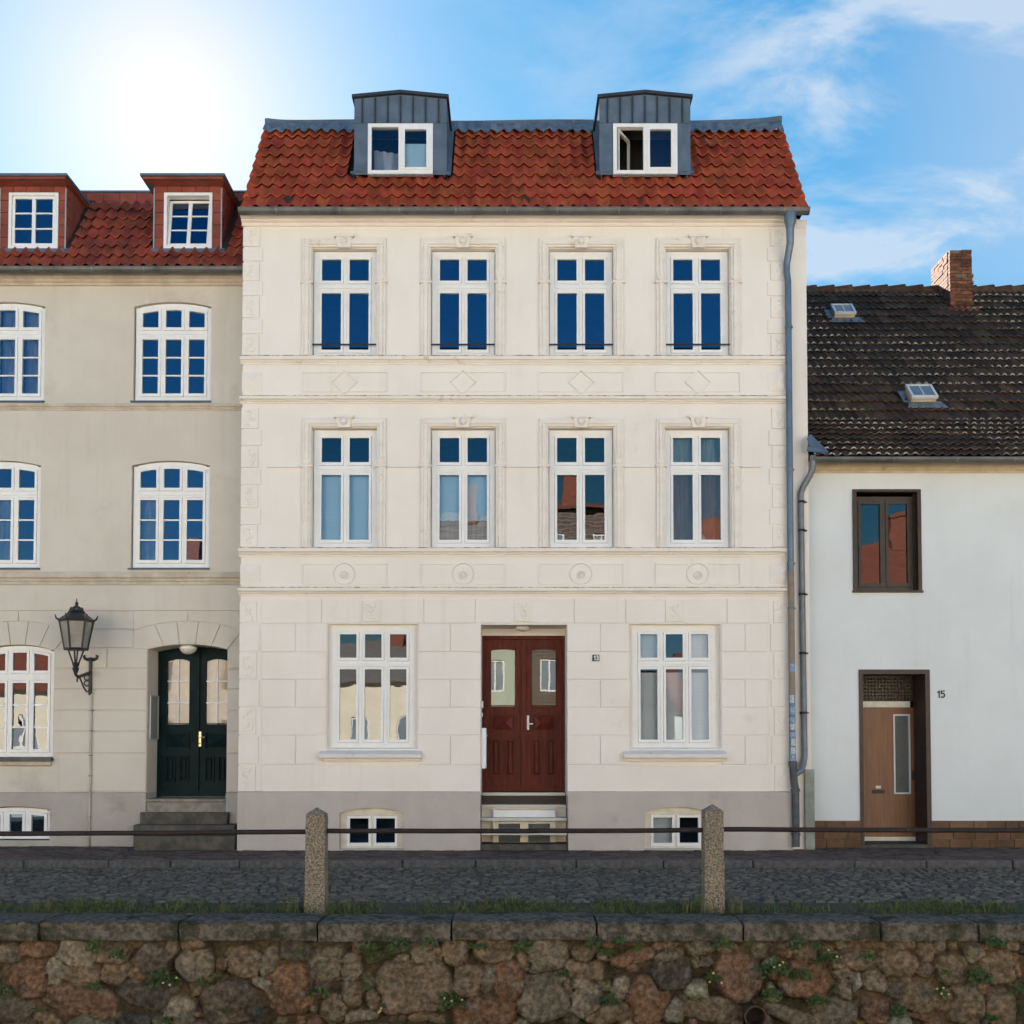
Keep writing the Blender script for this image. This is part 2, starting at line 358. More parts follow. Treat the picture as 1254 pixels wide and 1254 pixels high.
SC.view_settings.view_transform = 'Standard'; SC.view_settings.look = 'None'
SC.view_settings.exposure = EXPOSURE; SC.view_settings.gamma = 1
SC.render.engine = 'CYCLES'
SC.cycles.use_denoising = True
try: SC.cycles.denoiser = 'OPENIMAGEDENOISE'
except Exception: pass
SC.cycles.max_bounces = 8; SC.cycles.transparent_max_bounces = 12
SC.cycles.sample_clamp_indirect = 6
SC.cycles.caustics_reflective = False; SC.cycles.caustics_refractive = False

# ------------------------------------------------------------------ ground
MB().quad((-400,-400,-2.6),(400,-400,-2.6),(400,600,-2.6),(-400,600,-2.6)).build('ground', M['ground'])['kind'] = 'structure'
YK = 15.5         # kerb line
YN = 11.75        # near edge of the cobbles
def zroad(y): return -.03-.07*(y-YN)/(YK-YN)
def struct(o): o['kind'] = 'structure'; return o
# bank under the road, behind the retaining wall
b = MB(); b.box(-40, 40, 10.25, YN, -2.6, -.045); struct(b.build('verge', M['joint']))
b = MB(); b.extx([(YN, -2.6), (YK+.13, -2.6), (YK+.13, zroad(YK)-.02), (YN, zroad(YN)-.02)], -40, 40); struct(b.build('street_bed', M['joint']))
# cobbles
b = MB(); y = YN+.02; row = 0
while y < YK-.10:
    dy = random.uniform(.095, .12); x = -11.5+random.uniform(-.1, 0)
    while x < 11.5:
        dx = random.uniform(.10, .17); g = .008
        z = zroad(y)+random.uniform(-.005, .006); j = lambda: random.uniform(-.008, .008)
        x0, x1, y0, y1 = x+g, x+dx-g, y+g, y+dy-g
        c = .018; s = [random.uniform(-.004, .004) for _ in range(4)]
        vs = [(x0+j(),y0+j(),z-.03),(x1+j(),y0+j(),z-.03),(x1+j(),y1+j(),z-.03),(x0+j(),y1+j(),z-.03),
              (x0+c,y0+c,z+s[0]),(x1-c,y0+c,z+s[1]),(x1-c,y1-c,z+s[2]),(x0+c,y1-c,z+s[3]),((x0+x1)/2,(y0+y1)/2,z+.005)]
        b.add(vs, [(0,1,5,4),(1,2,6,5),(2,3,7,6),(3,0,4,7),(4,5,8),(5,6,8),(6,7,8),(7,4,8)])
        x += dx
    y += dy
struct(b.build('street', M['cobble'], smooth=True, angle=50))
# kerb stones
b = MB(); x = -12
while x < 12:
    dx = random.uniform(.9, 1.5); dz = random.uniform(-.008, .008); dyy = random.uniform(-.008, .008)
    b.cham(x+.008, x+dx-.008, YK+dyy, YK+.125, -.18, .0+dz, .012); x += dx
struct(b.build('kerb', M['kerb']))
# pavement of small clinker bricks
b = MB(); b.box(-40, 40, YK+.126, 18.6, -2.6, -.030); struct(b.build('pavement_bed', M['joint']))
b = MB(); y = YK+.135; r = 0
while y < 18.1:
    dy = .1; x = -11.5+(r % 2)*.1
    while x < 11.5:
        dx = .2; z = random.uniform(-.006, .004)
        t = [random.uniform(-.004, .004) for _ in range(4)]
        b.add([(x+.005,y+.005,z+t[0]),(x+dx-.005,y+.005,z+t[1]),(x+dx-.005,y+dy-.005,z+t[2]),(x+.005,y+dy-.005,z+t[3]),
               (x+.005,y+.005,z-.03),(x+dx-.005,y+.005,z-.03),(x+dx-.005,y+dy-.005,z-.03),(x+.005,y+dy-.005,z-.03)],
              [(0,1,2,3),(4,5,1,0),(5,6,2,1),(6,7,3,2),(7,4,0,3)])
        x += dx
    y += dy; r += 1
struct(b.build('pavement', M['pave']))
# water and the quay the photographer stands on
mw = mat('canal_water', (.012,.018,.014), None, rough=.06, bump=.3, bscale=3, spec=.5)
MB().quad((-60,1.5,-1.7),(60,1.5,-1.7),(60,10.3,-1.7),(-60,10.3,-1.7)).build('water', mw)['kind'] = 'structure'
b = MB(); b.box(-60, 60, -60, 1.5, -2.59, .05); struct(b.build('far_quay', M['quay']))

# ------------------------------------------------------------------ building helpers
def arc_fn(x0, x1, z1, rise):
    if rise <= 1e-6: return lambda x: z1
    w2 = (x1-x0)/2; r = (w2*w2+rise*rise)/(2*rise); xc = (x0+x1)/2
    return lambda x: z1-r+math.sqrt(max(0, r*r-min(w2, abs(x-xc))**2))
def wall_sheet(mb, X0, X1, Z0, Z1, Y, holes):
    """front sheet with openings; hole = (x0,x1,z0,z1,rise,depth)"""
    xs = sorted({X0, X1, *[h[0] for h in holes], *[h[1] for h in holes]})
    zs = sorted({Z0, Z1, *[max(Z0, h[2]) for h in holes], *[min(Z1, h[3]) for h in holes]})
    xs = [x for x in xs if X0 <= x <= X1]
    for i in range(len(xs)-1):
        for j in range(len(zs)-1):
            xm = (xs[i]+xs[i+1])/2; zm = (zs[j]+zs[j+1])/2
            if any(h[0] < xm < h[1] and h[2] < zm < h[3] for h in holes): continue
            mb.quad((xs[i],Y,zs[j]),(xs[i+1],Y,zs[j]),(xs[i+1],Y,zs[j+1]),(xs[i],Y,zs[j+1]))
    for x0, x1, z0, z1, rise, d in holes:
        open_ = z0 < Z0; z0 = max(z0, Z0); f = arc_fn(x0, x1, z1, rise); zl = f(x0) if rise else min(z1, Z1)
        mb.quad((x0,Y,z0),(x0,Y,zl),(x0,Y+d,zl),(x0,Y+d,z0))
        mb.quad((x1,Y,z0),(x1,Y+d,z0),(x1,Y+d,zl),(x1,Y,zl))
        if not open_: mb.quad((x0,Y,z0),(x0,Y+d,z0),(x1,Y+d,z0),(x1,Y,z0))
        if z1 > Z1+1e-6: continue
        n = 16 if rise else 1
        for i in range(n):
            a = x0+(x1-x0)*i/n; b = x0+(x1-x0)*(i+1)/n
            mb.quad((a,Y,f(a)),(b,Y,f(b)),(b,Y+d,f(b)),(a,Y+d,f(a)))
            if rise: mb.quad((a,Y,f(a)),(b,Y,f(b)),(b,Y,z1),(a,Y,z1))

def window(parent, x0, x1, z0, z1, Y, cols=2, zt=None, rise=0, fo=.08, wm=.05, ht=.11, ws=.043, bars=0, ubars=0, fm='frame', sm=None,
           gm='glass', blinds=(), label=None, sill=None, vbar=False, lower_cols=None):
    """frame (the part) with sashes, panes and blinds as sub-parts.  blinds: (material, [cells], lo, hi)"""
    f = arc_fn(x0, x1, z1, rise); top = lambda x: f(min(max(x, x0), x1))
    mb = MB(); D = .09; n = 12 if rise else 1
    mb.box(x0, x0+fo, Y, Y+D, z0, top(x0)); mb.box(x1-fo, x1, Y, Y+D, z0, top(x1))
    mb.box(x0+fo, x1-fo, Y, Y+D, z0, z0+fo)
    mb.strip(x0+fo, x1-fo, lambda x: top(x)-fo if not rise else top(x)-fo, top, Y, Y+D, n)
    cells = []
    xa, xb = x0+fo, x1-fo
    def columns(k): 
        w_ = (xb-xa-wm*(k-1))/k
        return [(xa+i*(w_+wm), xa+i*(w_+wm)+w_) for i in range(k)]
    if zt is not None:
        mb.box(xa, xb, Y-.008, Y+D-.004, zt-ht/2, zt+ht/2)
        mb.box(xa, xb, Y-.022, Y-.006, zt-ht*.18, zt+ht*.18)
        for ci, (a, b) in enumerate(columns(lower_cols or cols)): cells.append((a, b, z0+fo, zt-ht/2, False, ('l', ci)))
        for ci, (a, b) in enumerate(columns(cols)): cells.append((a, b, zt+ht/2, None, True, ('u', ci)))
        for a, b in columns(lower_cols or cols)[:-1]: mb.box(b, b+wm, Y-.004, Y+D-.006, z0+fo, zt-ht/2)
        for a, b in columns(cols)[:-1]: mb.strip(b, b+wm, lambda x: zt+ht/2, lambda x: top(x)-fo, Y-.004, Y+D-.006, 1)
    else:
        for ci, (a, b) in enumerate(columns(cols)): cells.append((a, b, z0+fo, None, True, ('l', ci)))
        for a, b in columns(cols)[:-1]: mb.strip(b, b+wm, lambda x: z0+fo, lambda x: top(x)-fo, Y-.004, Y+D-.006, 1)
    win = mb.build('window', M[fm], parent)
    if label: win['label'] = label
    pm = MB()
    for a, b, c, d, up, key in cells:
        tf = (lambda x: top(x)-fo) if d is None else (lambda x, d=d: d)
        s = MB(); y0, y1 = Y-.014, Y+.045; g = .004
        tn = 6 if (rise and up) else 1
        s.box(a+g, a+ws, y0, y1, c+g, min(tf(a+g), tf(a+ws))-g*.5); s.box(b-ws, b-g, y0, y1, c+g, min(tf(b-g), tf(b-ws))-g*.5)
        s.box(a+ws, b-ws, y0, y1, c+g, c+ws+.012); s.strip(a+ws, b-ws, lambda x: tf(x)-ws, lambda x: tf(x)-g, y0, y1, tn)
        nb = ubars if up and zt is not None else bars
        gz0 = c+ws+.012; gz1 = (d if d is not None else tf((a+b)/2))-ws
        zz = [gz0+(gz1-gz0)*i/(nb+1) for i in range(nb+2)]
        for z in zz[1:-1]: s.box(a+ws, b-ws, y0+.012, y1-.012, z-.012, z+.012)
        if vbar: s.box((a+b)/2-.012, (a+b)/2+.012, y0+.012, y1-.012, gz0, gz1)
        s.build('sash', M[sm or fm], win)
        for i in range(nb+1):
            ta, tb = random.uniform(-.0035, .0035), random.uniform(-.003, .003)
            xm, zm = (a+b)/2, (zz[i]+zz[i+1])/2; yy = Y+.02
            q = lambda x, z: (x, yy+ta*(x-xm)+tb*(z-zm), z)
            xi, xj = a+ws-.006, b-ws+.006
            zlo = zz[i]-.004; 
            if i == nb and rise and up:
                pts = [q(xi, zlo), q(xj, zlo)]+[q(xj+(xi-xj)*k/6, tf(xj+(xi-xj)*k/6)-ws+.006) for k in range(7)]
                pm.add(pts, [tuple(range(len(pts)))])
            else:
                pm.quad(q(xi,zlo), q(xj,zlo), q(xj,zz[i+1]+.004), q(xi,zz[i+1]+.004))
    pm.build('pane', M[gm], win)
    for bm, keys, lo, hi in blinds:
        s = MB()
        for a, b, c, d, up, key in cells:
            if key not in keys: continue
            dd = d if d is not None else top((a+b)/2)-fo
            n = 14; za, zb = c+(dd-c)*lo, c+(dd-c)*hi
            for i in range(n):
                u, v = a+.02+(b-a-.04)*i/n, a+.02+(b-a-.04)*(i+1)/n
                wv = 0.0 if 'blind' in bm or 'film' in bm else .02
                yu, yv = Y+.15+wv*math.sin(u*43), Y+.15+wv*math.sin(v*43)
                s.quad((u,yu,za),(v,yv,za),(v,yv,zb),(u,yu,zb))
        s.build('blind' if 'blind' in bm or 'frost' in bm else 'curtain', M[bm], win, smooth=True)
    return win

def tile_roof(mb, x0, x1, Y0, z0, pitch, L, tw, gauge, A, lift=.035, th=.018, skip=None, jit=.006, K=8, waves=1, s0=0, nose_glint=None):
    cp, sp = math.cos(pitch), math.sin(pitch)
    rows = int(math.ceil((L-1e-6)/gauge)); cols = int(round((x1-x0)/tw)); tw = (x1-x0)/cols
    def h(t):
        return A*(max(0, .5+.5*math.cos(2*math.pi*t*waves))**1.25)
    for r in range(rows):
        rj = random.uniform(-jit, jit)*.6
        for c in range(cols):
            xa = x0+c*tw; sa = s0+r*gauge+rj+random.uniform(-jit, jit); le = min(gauge*1.12, L-r*gauge+.03)
            xm = xa+tw/2; sm_ = sa+le*.45
            if skip and skip(xm, Y0+sm_*cp, z0+sm_*sp): continue
            dx = random.uniform(-jit, jit)*.7; dl = random.uniform(-.005, .007); tl = random.uniform(-.004, .004)
            vs = []
            for k in range(K+1):
                t = k/K; x = xa+dx+tw*t*1.02; hh = h(t)
                for s, off in ((sa+le, .0), (sa+.055, (lift+dl)*(1-.055/le)), (sa, lift+dl), (sa, None)):
                    nn = hh+(off if off is not None else lift+dl-th-.012)+tl*(t-.5)*2
                    vs.append((x, Y0+s*cp-nn*sp, z0+s*sp+nn*cp))
                vs.append(vs[-2])   # the lip has vertices of its own: order top, mid, edge, lip foot, lip head
            fs = []
            for k in range(K):
                p, q = 5*k, 5*(k+1)
                fs += [(p+1, q+1, q, p), (p+2, q+2, q+1, p+1), (p+4, p+3, q+3, q+4)]
            mb.add(vs, fs)
            if nose_glint:
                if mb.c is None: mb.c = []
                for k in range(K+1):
                    e = nose_glint(xm+(k/K-.5)*tw, sa) if h(k/K) > A*.35 else 0
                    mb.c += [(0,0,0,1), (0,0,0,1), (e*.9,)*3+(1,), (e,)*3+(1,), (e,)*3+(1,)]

def gutter(parent, x0, x1, Y, z, r, m='gutter', seg=.9):
    """half-round gutter: the top of its front edge at depth Y, height z"""
    mb = MB(); n = 10
    pr = [(Y+r-r*math.cos(math.pi*i/n), z-r*math.sin(math.pi*i/n)) for i in range(n+1)]
    inn = [(Y+r-(r-.006)*math.cos(math.pi*i/n), z-(r-.006)*math.sin(math.pi*i/n)) for i in range(n, -1, -1)]
    pts = pr+inn
    k = len(pts); o = len(mb.v)
    for x in (x0, x1): mb.v += [(x, p[0], p[1]) for p in pts]
    mb.f += [(i, (i+1)%k, (i+1)%k+k, i+k) for i in range(k)]
    for x in (x0, x1): mb.f.append(tuple(len(mb.v)+i for i in range(n+1))); mb.v += [(x, p[0], p[1]) for p in pr]
    mb.tube([(x0, Y+.004, z), (x1, Y+.004, z)], .011, 6)
    g = mb.build('gutter', M[m], parent)
    mb = MB(); x = x0+random.uniform(.3, .6)
    while x < x1-.1:
        rr = r+.004
        for i in range(n):
            a0, a1 = math.pi*i/n, math.pi*(i+1)/n
            mb.quad((x,Y+r-rr*math.cos(a0),z-rr*math.sin(a0)),(x+.025,Y+r-rr*math.cos(a0),z-rr*math.sin(a0)),
                    (x+.025,Y+r-rr*math.cos(a1),z-rr*math.sin(a1)),(x,Y+r-rr*math.cos(a1),z-rr*math.sin(a1)))
        x += seg*random.uniform(.85, 1.15)
    mb.build('bracket', M['pipe_grey'], g)
    return g

def shell(parent, X0, X1, Y0, Y1, Z1, mm, floors, front_gap=.35, Z0=-.5):
    """side and back walls, and dim rooms behind the windows"""
    b = MB(); t = .004
    b.quad((X0,Y0,Z0),(X0,Y1,Z0),(X0,Y1,Z1),(X0,Y0,Z1)); b.quad((X1,Y1,Z0),(X1,Y0,Z0),(X1,Y0,Z1),(X1,Y1,Z1))
    b.quad((X1,Y1,Z0),(X0,Y1,Z0),(X0,Y1,Z1),(X1,Y1,Z1))
    b.build('outer_wall', M[mm], parent)
    r = MB(); yb = Y0+front_gap; ye = min(Y1-.2, Y0+4.2)
    r.quad((X0+.02,ye,Z0),(X1-.02,ye,Z0),(X1-.02,ye,Z1-.02),(X0+.02,ye,Z1-.02))
    r.quad((X0+.02,yb,Z0),(X0+.02,ye,Z0),(X0+.02,ye,Z1-.02),(X0+.02,yb,Z1-.02))
    r.quad((X1-.02,yb,Z0),(X1-.02,ye,Z0),(X1-.02,ye,Z1-.02),(X1-.02,yb,Z1-.02))
    for z in list(floors)+[Z1-.12]: r.box(X0+.03, X1-.03, yb, ye-.01, z-.1, z+.1)
    r.build('room_interior', M['room'], parent)

def bar2(mb, p, q, w, y0, y1):
    d = Vector((q[0]-p[0], q[1]-p[1])); L_ = d.length; d /= L_; n = Vector((-d.y, d.x))*w/2
    mb.ext([(p[0]-n.x, p[1]-n.y), (q[0]-n.x, q[1]-n.y), (q[0]+n.x, q[1]+n.y), (p[0]+n.x, p[1]+n.y)], y0, y1)
def numerals(parent, name, digits, cx, y, zc, hgt, m, dep=.006):
    """house numbers drawn as strokes"""
    G = {'1': [[(-.16,.24),(.06,.46),(.06,-.5)]], '5': [[(.26,.46),(-.18,.46),(-.21,.06)], [(-.21,.06),(.02,.14),(.20,.05),(.26,-.16),(.19,-.37),(.0,-.48),(-.24,-.42)]],
         '3': [[(-.22,.38),(.0,.48),(.2,.38),(.21,.18),(.06,.03),(-.06,.03)], [(.06,.03),(.22,-.10),(.23,-.32),(.05,-.47),(-.22,-.38)]]}
    b = MB(); wd = hgt*.62
    for i, ch in enumerate(digits):
        ox = cx+(i-(len(digits)-1)/2)*wd+(.04*hgt if ch == '1' else 0)
        for st in G[ch]:
            for k in range(len(st)-1):
                p, q = [(ox+u*hgt, zc+v*hgt) for u, v in (st[k], st[k+1])]
                e = hgt*.05; L_ = math.hypot(q[0]-p[0], q[1]-p[1]); ux, uz = (q[0]-p[0])/L_*e, (q[1]-p[1])/L_*e
                bar2(b, (p[0]-ux, p[1]-uz), (q[0]+ux, q[1]+uz), hgt*.18, y-dep-.0006*k, y)
    return b.build(name, m, parent)
def squiggle(mb, x0, x1, z0, z1, Y, r=.010, k=6):
    w, h = x1-x0, z1-z0
    for i in range(k):
        cx_, cz_ = x0+w*random.uniform(.3, .7), z0+h*(i+.5)/k
        a = random.uniform(0, 6.28); rad = random.uniform(.14, .30)*min(w, h*.8); sw = random.choice((-1, 1))*random.uniform(2.2, 4.6)
        p = []
        for j in range(9):
            t = j/8; q = a+sw*t; rr = rad*(1-.45*t)
            p.append((min(max(cx_+rr*math.cos(q), x0+.03), x1-.03), Y, min(max(cz_+rr*1.1*math.sin(q), z0+.03), z1-.03)))
        mb.tube(p, r*1.5, 6, True, r)

GR = []
def molding(mb, x0, x1, Y, z0, z1, d, lip=.35):
    """string course: a fillet, a cyma and a top fillet; weathered top"""
    h = z1-z0
    GR.append((x0, x1, Y-d-.004, Y-d*.6, z0+h*.885, z0+h*.885+.012))
    mb.extx([(Y+.05, z0), (Y-d*.25, z0), (Y-d*.25, z0+h*.18), (Y-d*.5, z0+h*.28), (Y-d*.62, z0+h*.42), (Y-d, z0+h*.52), (Y-d, z0+h*.88), (Y-d*.9, z0+h*.92), (Y+.05, z1)][::-1], x0, x1)
def text_mesh(body, size, m, name, loc, parent=None, ext=.006, bold=True, center=True):
    cu = bpy.data.curves.new(name, 'FONT'); cu.body = body; cu.size = size; cu.extrude = ext
    if bold: cu.offset = size*.02
    if center: cu.align_x = 'CENTER'; cu.align_y = 'CENTER'
    tmp = bpy.data.objects.new('tmp', cu); COL.objects.link(tmp)
    me = bpy.data.meshes.new_from_object(tmp.evaluated_get(bpy.context.evaluated_depsgraph_get()))
    bpy.data.objects.remove(tmp); bpy.data.curves.remove(cu)
    me.name = name; me.materials.clear(); me.materials.append(m)
    me.transform(Matrix.Rotation(R(90), 4, 'X'))
    o = bpy.data.objects.new(name, me); COL.objects.link(o)
    L_ = Vector(loc)
    if parent: o.parent = parent; o.location = L_-WO[parent.name]
    else: o.location = L_
    WO[o.name] = L_
    return o

# ================================================================== central house
YF = 17.0
X0c, X1c = PX(295.5, YF, 650), PX(966, YF, 650)     # main front
XR = PX(989, YF+.12, 500)                           # set-back strip to the right
XP0, XP1 = PX(290.5, YF-.07, 1005), PX(971, YF-.07, 1005)
CYB = 23.7
zG = PZ(262, 16.7)        # gutter lip height
H = thing('town_house', (0, YF, 0), 'tall cream stuccoed town house with red mansard roof and red-brown double door', 'house')
zTop = PZ(266, YF)
holes = []
COLS = [421.6, 567, 711.7, 854.6]
W2 = [RC(c-39.3, c+39.3, 304.5, 437, YF) for c in COLS]
W1 = [RC(c-39.6, c+39.6, 524, 671, YF) for c in COLS]
G1 = RC(401, 511, 764.5, 917, YF); G2 = RC(771.3, 882.5, 764.5, 917, YF)
DR = RC(588.8, 694.6, 765, 1041, YF)
zPl = PZ(970, YF)
for h in W2+W1: holes.append((*h, 0, .19))
for h in (G1, G2): holes.append((*h, 0, .16))
holes.append((DR[0], DR[1], -1, DR[3], 0, .70))
b = MB(); wall_sheet(b, X0c, X1c, zPl-.05, zTop, YF, holes)
b.quad((X0c, YF, zPl-.05), (X0c, YF, zTop), (X0c, YF+.5, zTop), (X0c, YF+.5, zPl-.05))
b.quad((X1c, YF, zPl-.05), (X1c, YF+.13, zPl-.05), (X1c, YF+.13, zTop), (X1c, YF, zTop))
b.quad((X1c, YF+.12, -.3), (XR, YF+.12, -.3), (XR, YF+.12, zTop), (X1c, YF+.12, zTop))
b.build('wall', M['cream'], H)
shell(H, X0c+.01, XR, YF+.121, CYB, zTop-.02, 'cream', [PZ(462, YF)-.1, PZ(700, YF)-.1, .55])
# plinth with cellar windows
pz = zPl; b = MB()
C1 = RC(415.5, 494.5, 989, 1039.5, YF-.07); C2 = RC(789.5, 868, 988, 1039.5, YF-.07)
wall_sheet(b, XP0, XP1, -.2, pz, YF-.07, [(*C1, .09, .16), (*C2, .09, .16), (DR[0]-.005, DR[1]+.01, -1, pz+1, 0, .78)])
b.quad((XP0,YF-.07,pz), (DR[0]-.005,YF-.07,pz), (DR[0]-.005,YF+.01,pz+.02), (XP0,YF+.01,pz+.02))
b.quad((DR[1]+.01,YF-.07,pz), (XP1,YF-.07,pz), (XP1,YF+.01,pz+.02), (DR[1]+.01,YF+.01,pz+.02))
b.quad((XP0,YF-.07,-.2), (XP0,YF-.07,pz), (XP0,YF+.5,pz), (XP0,YF+.5,-.2)); b.quad((XP1,YF-.07,-.2), (XP1,YF+.12,-.2), (XP1,YF+.12,pz), (XP1,YF-.07,pz))
b.build('plinth', M['plinth'], H)

# rustication blocks of the ground floor
rows = [(733.5, 763), (764, 797.8), (798.8, 831.8), (832.8, 866), (867, 900), (901, 936), (937, 969.5)]
iv = [[(320,394),(394,519),(519,582),(582,703),(703,766),(766,890),(890,942)],
      [(320,362),(362,400),(512,551.5),(551.5,588),(695.5,735),(735,770.5),(883.5,912),(912,940)],
      [(320,400),(512,588),(695.5,770.5),(883.5,942)], None, None, None, [(320,588),(695.5,943)]]
iv[3] = iv[1]; iv[4] = iv[2]; iv[5] = iv[1]
b = MB(); gq = 1.0
for (ya, yb), ints in zip(rows, iv):
    for xa, xb in ints:
        a0, a1, c0, c1 = RC(xa+.2, xb-.2, ya-.15, yb+.15, YF)
        if xa in (512,): a0 = G1[1]+.012
        if xb == 400: a1 = G1[0]-.012
        if xb == 588: a1 = DR[0]
        if xa == 695.5: a0 = DR[1]
        if xb == 770.5: a1 = G2[0]-.012
        if xa == 883.5: a0 = G2[1]+.012
        b.cham(a0, a1, YF-.018, YF+.002, c0, c1, .008)
b.build('rustication', M['cream'], H)
# corner blocks
Q2 = [(279.5,302.5,'o'),(303.5,320.5,'p'),(321.5,344,'o'),(345,363,'p'),(364,390,'o'),(391,409.5,'p'),(410.5,436,'o')]
Q1 = [(499.5,525.5,'o'),(526.3,546,'p'),(547,573,'o'),(574,594,'p'),(595,622,'o'),(623,643,'p'),(644,670,'o')]
Q0 = [(736,763,'o'),(764,797.8,'p'),(798.8,831.8,'o'),(832.8,866,'p'),(867,900,'o'),(901,936,'p'),(937,969.5,'o')]
xl = X0c; xr = X1c; wo = PX(315.5, YF)-PX(295.5, YF); wp = PX(319.2, YF)-PX(295.5, YF)
for side in (0, 1):
    for ya, yb, t in Q2+Q1+Q0:
        z0, z1 = PZ(yb, YF), PZ(ya, YF); ww = wo if t == 'o' else wp
        a0, a1 = (xl-.012, xl+ww) if side == 0 else (xr-ww, xr+.012)
        b = MB(); b.cham(a0, a1, YF-.020, YF+.002, z0+.006, z1-.006, .006)
        if t == 'o':
            squiggle(b, a0+.02, a1-.02, z0+.02, z1-.02, YF-.020, .009, 7)
        b.build('corner_block', M['cream'], H)
    for ya, yb in ((456, 479), (691, 715)):
        z0, z1 = PZ(yb, YF), PZ(ya, YF); a0, a1 = (xl-.01, xl+wp) if side == 0 else (xr-wp, xr+.01)
        b = MB(); xm, zm = (a0+a1)/2, (z0+z1)/2
        b.add([(a0,YF-.012,z0),(a1,YF-.012,z0),(a1,YF-.012,z1),(a0,YF-.012,z1),(xm,YF-.06,zm),(a0,YF+.002,z0),(a1,YF+.002,z0),(a1,YF+.002,z1),(a0,YF+.002,z1)],
              [(0,1,4),(1,2,4),(2,3,4),(3,0,4),(5,6,1,0),(6,7,2,1),(7,8,3,2),(8,5,0,3)])
        b.build('corner_block', M['cream'], H)
# string courses and eaves cornice
for ya, yb, d in ((436.5, 447, .075), (486, 494.5, .085), (671, 682, .085), (719.5, 729.5, .09)):
    b = MB(); molding(b, X0c-.03, X1c+.03, YF, PZ(yb, YF), PZ(ya, YF), d)
    sc_ = b.build('string_course', M['cream_trim'], H)
    b = MB(); b.box(*GR[-1]); b.build('ledge', M['grime'], sc_)
b = MB(); z1 = PZ(262, YF-.1); z0 = PZ(277.5, YF)
hh = z1-z0
b.extx([(YF+.05,z0),(YF-.03,z0),(YF-.03,z0+hh*.3),(YF-.075,z0+hh*.42),(YF-.075,z0+hh*.55),(YF-.16,z0+hh*.8),(YF-.16,z1),(YF+.05,z1)][::-1], X0c-.03, X1c+.02)
b.extx([(YF+.17,z0+.03),(YF+.10,z0+.03),(YF+.08,z1),(YF+.17,z1)][::-1], X1c+.021, XR+.004)
b.build('cornice', M['cream_trim'], H)
# frieze panels
for k, (ya, yb, kind) in enumerate(((456, 479.5, 'd'), (690.5, 715, 'c'))):
    for c in COLS:
        a0, a1, z0, z1 = RC(c-51.5, c+51.5, ya, yb, YF); xm, zm = (a0+a1)/2, (z0+z1)/2
        if kind == 'd': xm -= 0
        b = MB(); t = .022; y0, y1 = YF-.018, YF+.002; hw = (z1-z0)/2*1.08
        for zz in (z0, z1):
            b.box(a0, xm-(hw if kind == 'c' else .03), y0, y1, zz-t/2, zz+t/2); b.box(xm+(hw if kind == 'c' else .03), a1, y0, y1, zz-t/2, zz+t/2)
        b.box(a0-t/2, a0+t/2, y0, y1, z0, z1); b.box(a1-t/2, a1+t/2, y0, y1, z0, z1)
        if kind == 'd':
            rd = hw+.02; pts = [(xm, zm-rd), (xm+rd*1.08, zm), (xm, zm+rd), (xm-rd*1.08, zm)]
            [bar2(b, pts[i], pts[(i+1) % 4], .022, YF-.020, YF+.002) for i in range(4)]
        else:
            rd = hw; b.tube([(xm+rd*math.cos(q*math.pi/14), YF-.006, zm+rd*math.sin(q*math.pi/14)) for q in range(29)], .015, 5, False)
            for rr in (.065, .038): b.tube([(xm+rr*math.cos(q*math.pi/8), YF-.008, zm-.02+rr*math.sin(q*math.pi/8)) for q in range(17)], .011, 5, False)
            b.tube([(xm, YF+.002, zm-.02), (xm, YF-.03, zm-.02)], .024, 8)
        b.build('frieze_panel', M['cream'], H)
# square ornaments over the ground floor openings
for xa, xb in ((443.5, 466.5), (629.5, 651.5), (814.5, 837)):
    a0, a1, z0, z1 = RC(xa, xb, 735.5, 761.5, YF); b = MB()
    b.cham(a0, a1, YF-.038, YF-.018, z0, z1, .008); b.cham(a0+.035, a1-.035, YF-.046, YF-.036, z0+.035, z1-.035, .004)
    for i in range(3): squiggle(b, a0+.03, a1-.03, z0+.03, z1-.03, YF-.046, .010, 4)
    b.build('ornament_panel', M['cream'], H)
